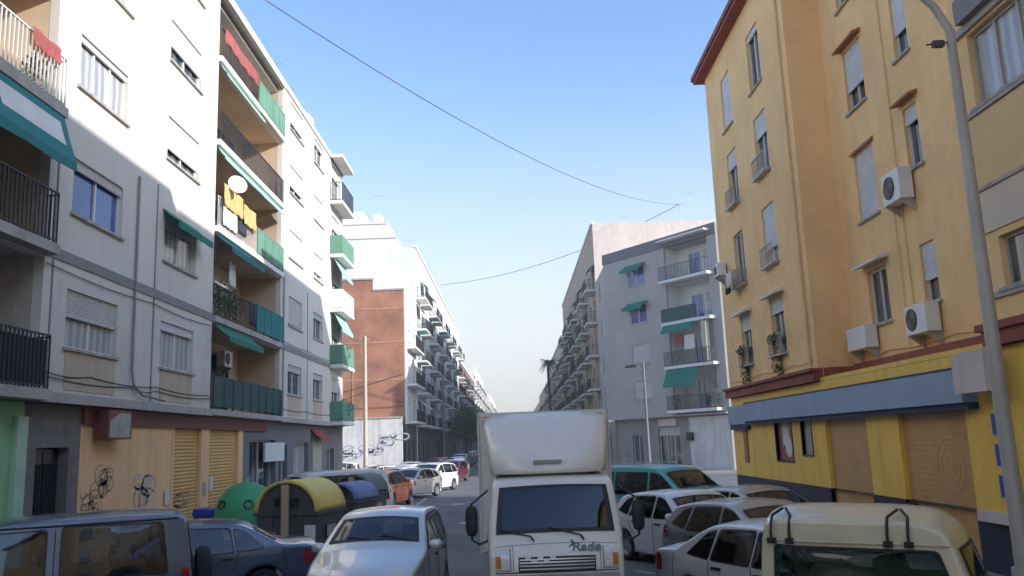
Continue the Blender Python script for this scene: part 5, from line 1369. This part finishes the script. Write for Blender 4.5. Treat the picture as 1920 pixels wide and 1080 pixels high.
# ------------------------------------------------------------------ RECYCLING CONTAINERS
def container(x, y, rz, label, lidm, w=1.75, dpt=1.45, h=1.15, lid=.72, barrel=True):
    t = thing('recycling_container', (x, y, 0), label, 'recycling container', 'recycling containers by the kerb', R_(rz)); M = WM[t.name]
    b = MB(); b.prism([(-w/2+.12, .12), (w/2-.12, .12), (w/2, h), (-w/2, h)], -dpt/2, dpt/2, 'y')
    o = b.build('body', M_['bin_d'], t, M); bv = o.modifiers.new('b', 'BEVEL'); bv.width = .04; bv.segments = 2
    r = MB(); r.box(-w/2-.04, w/2+.04, -dpt/2-.04, dpt/2+.04, h+.002, h+.07)
    for s in (-1, 1): r.box(s*.38-.04, s*.38+.04, -dpt/2-.035, -dpt/2+.02, .2, h)
    r.build('rim', M_['bin_d'], t, M)
    n = 20; a0 = .1
    arc = [(w/2*1.02*math.cos(math.pi*k/n), h+.075+lid*math.sin(math.pi*k/n)) for k in range(n+1)]
    P = [[(p[0], -dpt/2-.06+(dpt+.12)*j/6, p[1]) for j in range(7)] for p in arc]
    l = MB().grid(P).build('lid', M_[lidm], t, M, smooth=60); md = l.modifiers.new('s', 'SOLIDIFY'); md.thickness = .07
    e = MB(); ins = [(p[0]*.93, h+.075+(p[1]-h-.075)*.9) for p in arc]
    e.prism(ins, -dpt/2+.02, dpt/2-.02, 'y'); e.build('lid_end', M_['bin_d'], t, M)
    hg = MB(); hg.box(-.09, .09, -dpt/2-.1, -dpt/2-.045, .35, h+.075+lid*.86); hg.build('lifting_post', M_['wood'], t, M)
    q = MB(); q.box(-.3, .3, -dpt/2-.02, -dpt/2+.01, h+.2, h+.4); q.build('flap', M_['plastic'], t, M)
    q = MB(); q.box(.45, .72, -dpt/2-.012, -dpt/2-.004, .55, .9); q.build('sticker', M_['white'], t, M)
    q = MB(); q.box(w/2+.0, w/2+.012, -.25, .2, .6, .85); q.build('sticker', M_['poster_g'], t, M)
    wv = MB()
    for sx in (-1, 1):
        for sy in (-1, 1): wv.lathe([(.09, -.03), (.09, .03)], 12, Matrix.Translation((sx*(w/2-.25), sy*(dpt/2-.15), .09)) @ Matrix.Rotation(R_(90), 4, 'Y'))
    wv.build('caster', M_['rubber'], t, M)
    return t
container(-5.15, 20.8, -12, 'grey container with yellow arched lid nearest the silver car', 'bin_y', 1.55, 1.5, 1.12, .72)
container(-4.75, 24.6, -20, 'grey container with blue lid behind the yellow-lidded one', 'bin_b', 1.2, 1.2, 1.1, .48)
container(-5.0, 28.0, -15, 'grey container with dark green arched lid behind the blue one', 'bin_k', 1.25, 1.3, 1.1, .6)
# green igloo
t = thing('bottle_bank', (-6.9, 22.2, 0), 'green rounded bottle bank left of the yellow-lidded container', 'bottle bank'); M = WM[t.name]
MB().lathe([(.72, .05), (.78, .3), (.8, .9), (.76, 1.2), (.66, 1.46), (.48, 1.68), (.25, 1.8), (.08, 1.84)], 28, M).build('dome', M_['bin_g'], t, smooth=50)
q = MB()
for a in (-2.2, -1.2, -.2): q.lathe([(.12, 0), (.12, .06), (.09, .06), (.09, .0)], 14, M @ Matrix.Translation((.68*math.cos(a), .68*math.sin(a), 1.3)) @ Matrix.Rotation(a, 4, 'Z') @ Matrix.Rotation(R_(75), 4, 'Y'))
q.build('bottle_hole', M_['plastic'], t)
q = MB(); q.box(-.3, .1, -.83, -.79, .5, .95, M); q.build('label_plate', M_['cream'], t)
q = MB().tube([(-6.9, 22.2, 1.83), (-6.9, 22.2, 1.93)], .05, 8); q.build('lifting_ring', M_['steel'], t)
# small blue street bin beside the bottle bank, and thin posts by the containers
t = thing('street_bin', (-7.9, 22.6, 0), 'low blue bin at the shutter left of the green bottle bank', 'bin'); M = WM[t.name]
MB().prism([(-.3, .05), (.3, .05), (.38, 1.05), (-.38, 1.05)], -.32, .32, 'y', M).build('body', M_['signblue'], t)
MB().prism([(-.4, 1.052), (.4, 1.052), (.36, 1.16), (-.36, 1.2)], -.36, .36, 'y', M).build('lid', M_['signblue'], t)
for i, (x, y) in enumerate([(-3.75, 20.4), (-3.35, 22.2), (-3.15, 26.2)]):
    b = MB().lathe([(.045, 0), (.045, .95), (.055, .96), (.055, 1.02), (.02, 1.05)], 12, Matrix.Translation((x, y, 0))).build('bollard', M_['cloth_w'], smooth=30)
    tag(b, ['pale bollard at the right foot of the yellow-lidded container', 'pale bollard in front of the blue-lidded container', 'pale bollard in front of the dark green container'][i], 'bollard', 'bollards by the containers')

# ------------------------------------------------------------------ POLES, LAMPS, CABLES
t = thing('street_lamp', (6.62, 11.6, 0), 'tall grey street lamp rising along the right edge', 'street lamp', 'street lamps')
q = MB(); q.tube([(6.62, 11.6, .0), (6.62, 11.6, 1.0), (6.62, 11.6, 3.0), (6.62, 11.6, 6.0), (6.62, 11.6, 8.3), (6.45, 11.62, 8.7), (6.1, 11.65, 9.1), (5.2, 11.75, 9.7), (4.4, 11.8, 9.95)], [.12, .11, .098, .082, .065, .056, .048, .042, .036], 16)
q.build('column', M_['steel'], t, smooth=40)
q = MB(); q.lathe([(.21, 0), (.21, .14), (.16, .5), (.155, .6)], 16, Matrix.Translation((6.62, 11.6, .13))); q.build('base', M_['steel'], t, smooth=40)
q = MB(); q.prism([(-.1, -.05), (.55, .05), (.6, .1), (.5, .17), (-.05, .12)], -.14, .14, 'y', Matrix.Translation((3.85, 11.8, 9.9))); q.build('lamp_head', M_['steel'], t)
q = MB().box(6.34, 6.5, 11.56, 11.64, 8.06, 8.15).tube([(6.6, 11.6, 8.13), (6.25, 11.6, 8.1)], .014, 5); q.build('fitting', M_['dframe'], t)
t = thing('street_lamp', (7.75, 50, 0), 'dark slim street lamp in front of the grey corner block', 'street lamp', 'street lamps')
q = MB(); q.tube([(7.75, 50, 0), (7.75, 50, 3), (7.75, 50, 6.95)], [.11, .08, .06], 10); q.tube([(7.75, 50, 6.35), (7.5, 50, 6.62), (7.15, 50, 6.7)], .035, 6); q.build('column', M_['plaster_dg'], t, smooth=40)
q = MB(); q.prism([(-.35, -.05), (.3, -.03), (.34, .05), (.1, .13), (-.3, .08)], -.14, .14, 'y', Matrix.Translation((7.0, 50, 6.68))); q.build('lamp_head', M_['plastic'], t)
t = thing('street_lamp', (-6.9, 84, 0), 'dark slim lamp pole by the far balconies on the left', 'street lamp', 'street lamps')
q = MB(); q.tube([(-6.9, 84, 0), (-6.9, 84, 9.5)], [.12, .07], 8); q.tube([(-6.9, 84, 9.3), (-6.2, 84, 9.7), (-5.4, 84, 9.75)], .05, 6); q.build('column', M_['plaster_dg'], t)
q = MB(); q.prism([(-.3, -.05), (.4, -.02), (.4, .08), (-.2, .12)], -.15, .15, 'y', Matrix.Translation((-5.3, 84, 9.7))); q.build('lamp_head', M_['plastic'], t)
t = thing('utility_pole', (-10.4, 60, 0), 'pale wooden utility pole in front of the brick gable', 'utility pole')
q = MB(); q.tube([(-10.4, 60, 0), (-10.4, 60, 10.4)], [.17, .11], 10); q.build('pole', M_['pole'], t, smooth=40)
q = MB(); q.tube([(-10.75, 60, 10.15), (-10.05, 60, 10.15)], .04, 6); q.build('crossarm', M_['steel'], t)
def cable(name, a, b, sag, r, label, n=40):
    a, b = Vector(a), Vector(b)
    P = [a.lerp(b, i/n)-Vector((0, 0, sag*4*(i/n)*(1-i/n))) for i in range(n+1)]
    o = MB().tube(P, r, 6).build(name, M_['wire'], smooth=60); return tag(o, label, 'cable', 'overhead cables')
cable('overhead_cable', (-9.0, 24.0, 17.6), (18.1, 85.5, 26.35), 2.0, .02, 'thick cable sagging across the sky from the left block to the far roof')
cable('overhead_cable', (-9.3, 112, 23.7), (18.1, 85.5, 26.35), 1.6, .03, 'thinner cable low in the sky between the two far rooftops')
cable('overhead_cable', (-10.4, 60, 10.15), (-9.1, 45, 9.2), .5, .018, 'thin wire from the utility pole to the left block')

# ------------------------------------------------------------------ TREES
def tree(x, y, h, cr, label, seed, n=2600, leafm='leaf', group='street trees'):
    rnd = random.Random(seed); t = thing('street_tree', (x, y, 0), label, 'tree', group)
    tk = MB(); tk.tube([(x, y, 0), (x+.05, y, h*.3), (x, y+.05, h*.5), (x, y, h*.8)], [.16, .12, .09, .03], 8)
    cs = []
    for k in range(9):
        a = k*2.4; r = cr*rnd.uniform(.3, .75); c = Vector((x+r*math.cos(a), y+r*math.sin(a), h*(.5+.42*k/9))); cs.append(c)
        tk.tube([(x, y, h*(.32+.04*k)), tuple((Vector((x, y, h*.45))+c)/2), tuple(c)], [.05, .035, .012], 5)
    tk.build('trunk', M_['bark'], t, smooth=50)
    mb = MB()
    for c in cs: leaf_blob(mb, c, cr*.5, cr*.5, cr*.42, n//9, .11, rnd)
    mb.build('crown', M_[leafm], t); return t
tree(-5.5, 96, 6.8, 2.0, 'green street tree nearest, left of the truck', 1)
tree(-5.9, 106, 7.2, 2.2, 'green street tree second, close beyond the nearest', 2)
tree(-6.1, 118, 7.5, 2.3, 'green street tree third, darker against the far facades', 3, leafm='leaf2')
# palm
rnd = random.Random(5)
px_, py_ = 5.6, 132
t = thing('palm_tree', (px_, py_, 0), 'tall palm with thin fronds against the pale sky on the right', 'palm')
MB().tube([(px_, py_, 0), (px_+.1, py_, 6), (px_, py_, 14.4)], [.3, .22, .2], 10).build('trunk', M_['bark'], t, smooth=50)
mb = MB()
for k in range(46):
    a = rnd.uniform(0, 6.28); el = rnd.uniform(-.5, 1.3); Ln = rnd.uniform(1.1, 1.9); P = []
    for i in range(9):
        f = i/8; d = Ln*f; P.append(Vector((px_+d*math.cos(a)*math.cos(el*.6), py_+d*math.sin(a)*math.cos(el*.6), 14.5+d*math.sin(el)-1.1*f*f)))
    mb.tube(P, [.03, .028, .025, .022, .02, .016, .012, .008, .004], 4)
    for i in range(1, 9):
        d = (P[i]-P[i-1]).normalized(); s_ = d.cross(Vector((0, 0, 1))).normalized()
        for sg in (-1, 1):
            for q_ in (0, .5):
                b0 = P[i-1].lerp(P[i], q_); tip = b0+s_*sg*.3*(1-.06*i)+d*.25-Vector((0, 0, .18))
                mb.add([b0, b0+d*.07, tip], [(0, 1, 2)])
mb.build('fronds', M_['leaf2'], t)

# thin air between the camera and the far end of the street
hz = MB().box(-60, 60, -45, 470, -1, 32).build('haze', MATS['cable_grey']); hz['kind'] = 'stuff'
hm = bpy.data.materials.new('haze_air'); hm.use_nodes = True; hn = hm.node_tree.nodes; hn.clear()
ho = hn.new('ShaderNodeOutputMaterial'); hv = hn.new('ShaderNodeVolumePrincipled'); hv.inputs['Color'].default_value = (1, .98, .95, 1); hv.inputs['Density'].default_value = .0012; hv.inputs['Anisotropy'].default_value = .2
hm.node_tree.links.new(hv.outputs[0], ho.inputs['Volume']); hz.data.materials[0] = hm
# ------------------------------------------------------------------ LIGHT, SKY, CAMERA
SUN = Vector((17, -8.2, 7.0)).normalized()
w = bpy.data.worlds.new('World'); SC.world = w; w.use_nodes = True
N = w.node_tree.nodes; bg = N['Background']
sky = N.new('ShaderNodeTexSky'); sky.sky_type = 'NISHITA'; sky.sun_disc = False
sky.sun_elevation = math.asin(SUN.z); sky.sun_rotation = math.atan2(SUN.x, SUN.y)
sky.air_density = 1.0; sky.dust_density = 1.2; sky.ozone_density = 2.0; sky.altitude = 20
# pale haze band of the real sky towards the horizon
LK = w.node_tree.links
tc = N.new('ShaderNodeTexCoord'); sx = N.new('ShaderNodeSeparateXYZ'); LK.new(tc.outputs['Generated'], sx.inputs[0])
mr = N.new('ShaderNodeMapRange'); mr.interpolation_type = 'SMOOTHERSTEP'
mr.inputs['From Min'].default_value = -.05; mr.inputs['From Max'].default_value = .5; mr.inputs['To Min'].default_value = .92; mr.inputs['To Max'].default_value = 0
LK.new(sx.outputs['Z'], mr.inputs['Value'])
mxs = N.new('ShaderNodeMix'); mxs.data_type = 'RGBA'; LK.new(mr.outputs[0], mxs.inputs['Factor'])
tint = N.new('ShaderNodeMix'); tint.data_type = 'RGBA'; tint.blend_type = 'MULTIPLY'; tint.inputs['Factor'].default_value = 1; tint.inputs['B'].default_value = (.95, 1.05, 1.17, 1)
LK.new(sky.outputs[0], tint.inputs['A']); LK.new(tint.outputs['Result'], mxs.inputs['A']); mxs.inputs['B'].default_value = (3.35, 3.25, 3.12, 1)
LK.new(mxs.outputs['Result'], bg.inputs['Color']); bg.inputs['Strength'].default_value = .15
sl = bpy.data.lights.new('sun', 'SUN'); sl.energy = 2.9; sl.angle = R_(.5); sl.color = (1, .97, .94)
so = bpy.data.objects.new('sun', sl); COL.objects.link(so); so.rotation_euler = (-SUN).to_track_quat('-Z', 'Y').to_euler(); so.location = (60, -30, 40)
cam = bpy.data.cameras.new('camera'); co = bpy.data.objects.new('camera', cam); COL.objects.link(co)
Rm = ((.99931831, .03674941, -.00352063), (.00309995, -.17855721, -.98392465), (-.03678728, .983243, -.17854941))
co.matrix_world = Matrix.Translation((0, 0, 2.6)) @ Matrix(Rm).to_4x4()
cam.sensor_width = 36; cam.lens = 1587/1920*36; cam.clip_start = .1; cam.clip_end = 5000
SC.camera = co
SC.view_settings.view_transform = 'Standard'; SC.view_settings.look = 'None'; SC.view_settings.gamma = 1
SC.view_settings.exposure = 1.05
SC.render.film_transparent = False
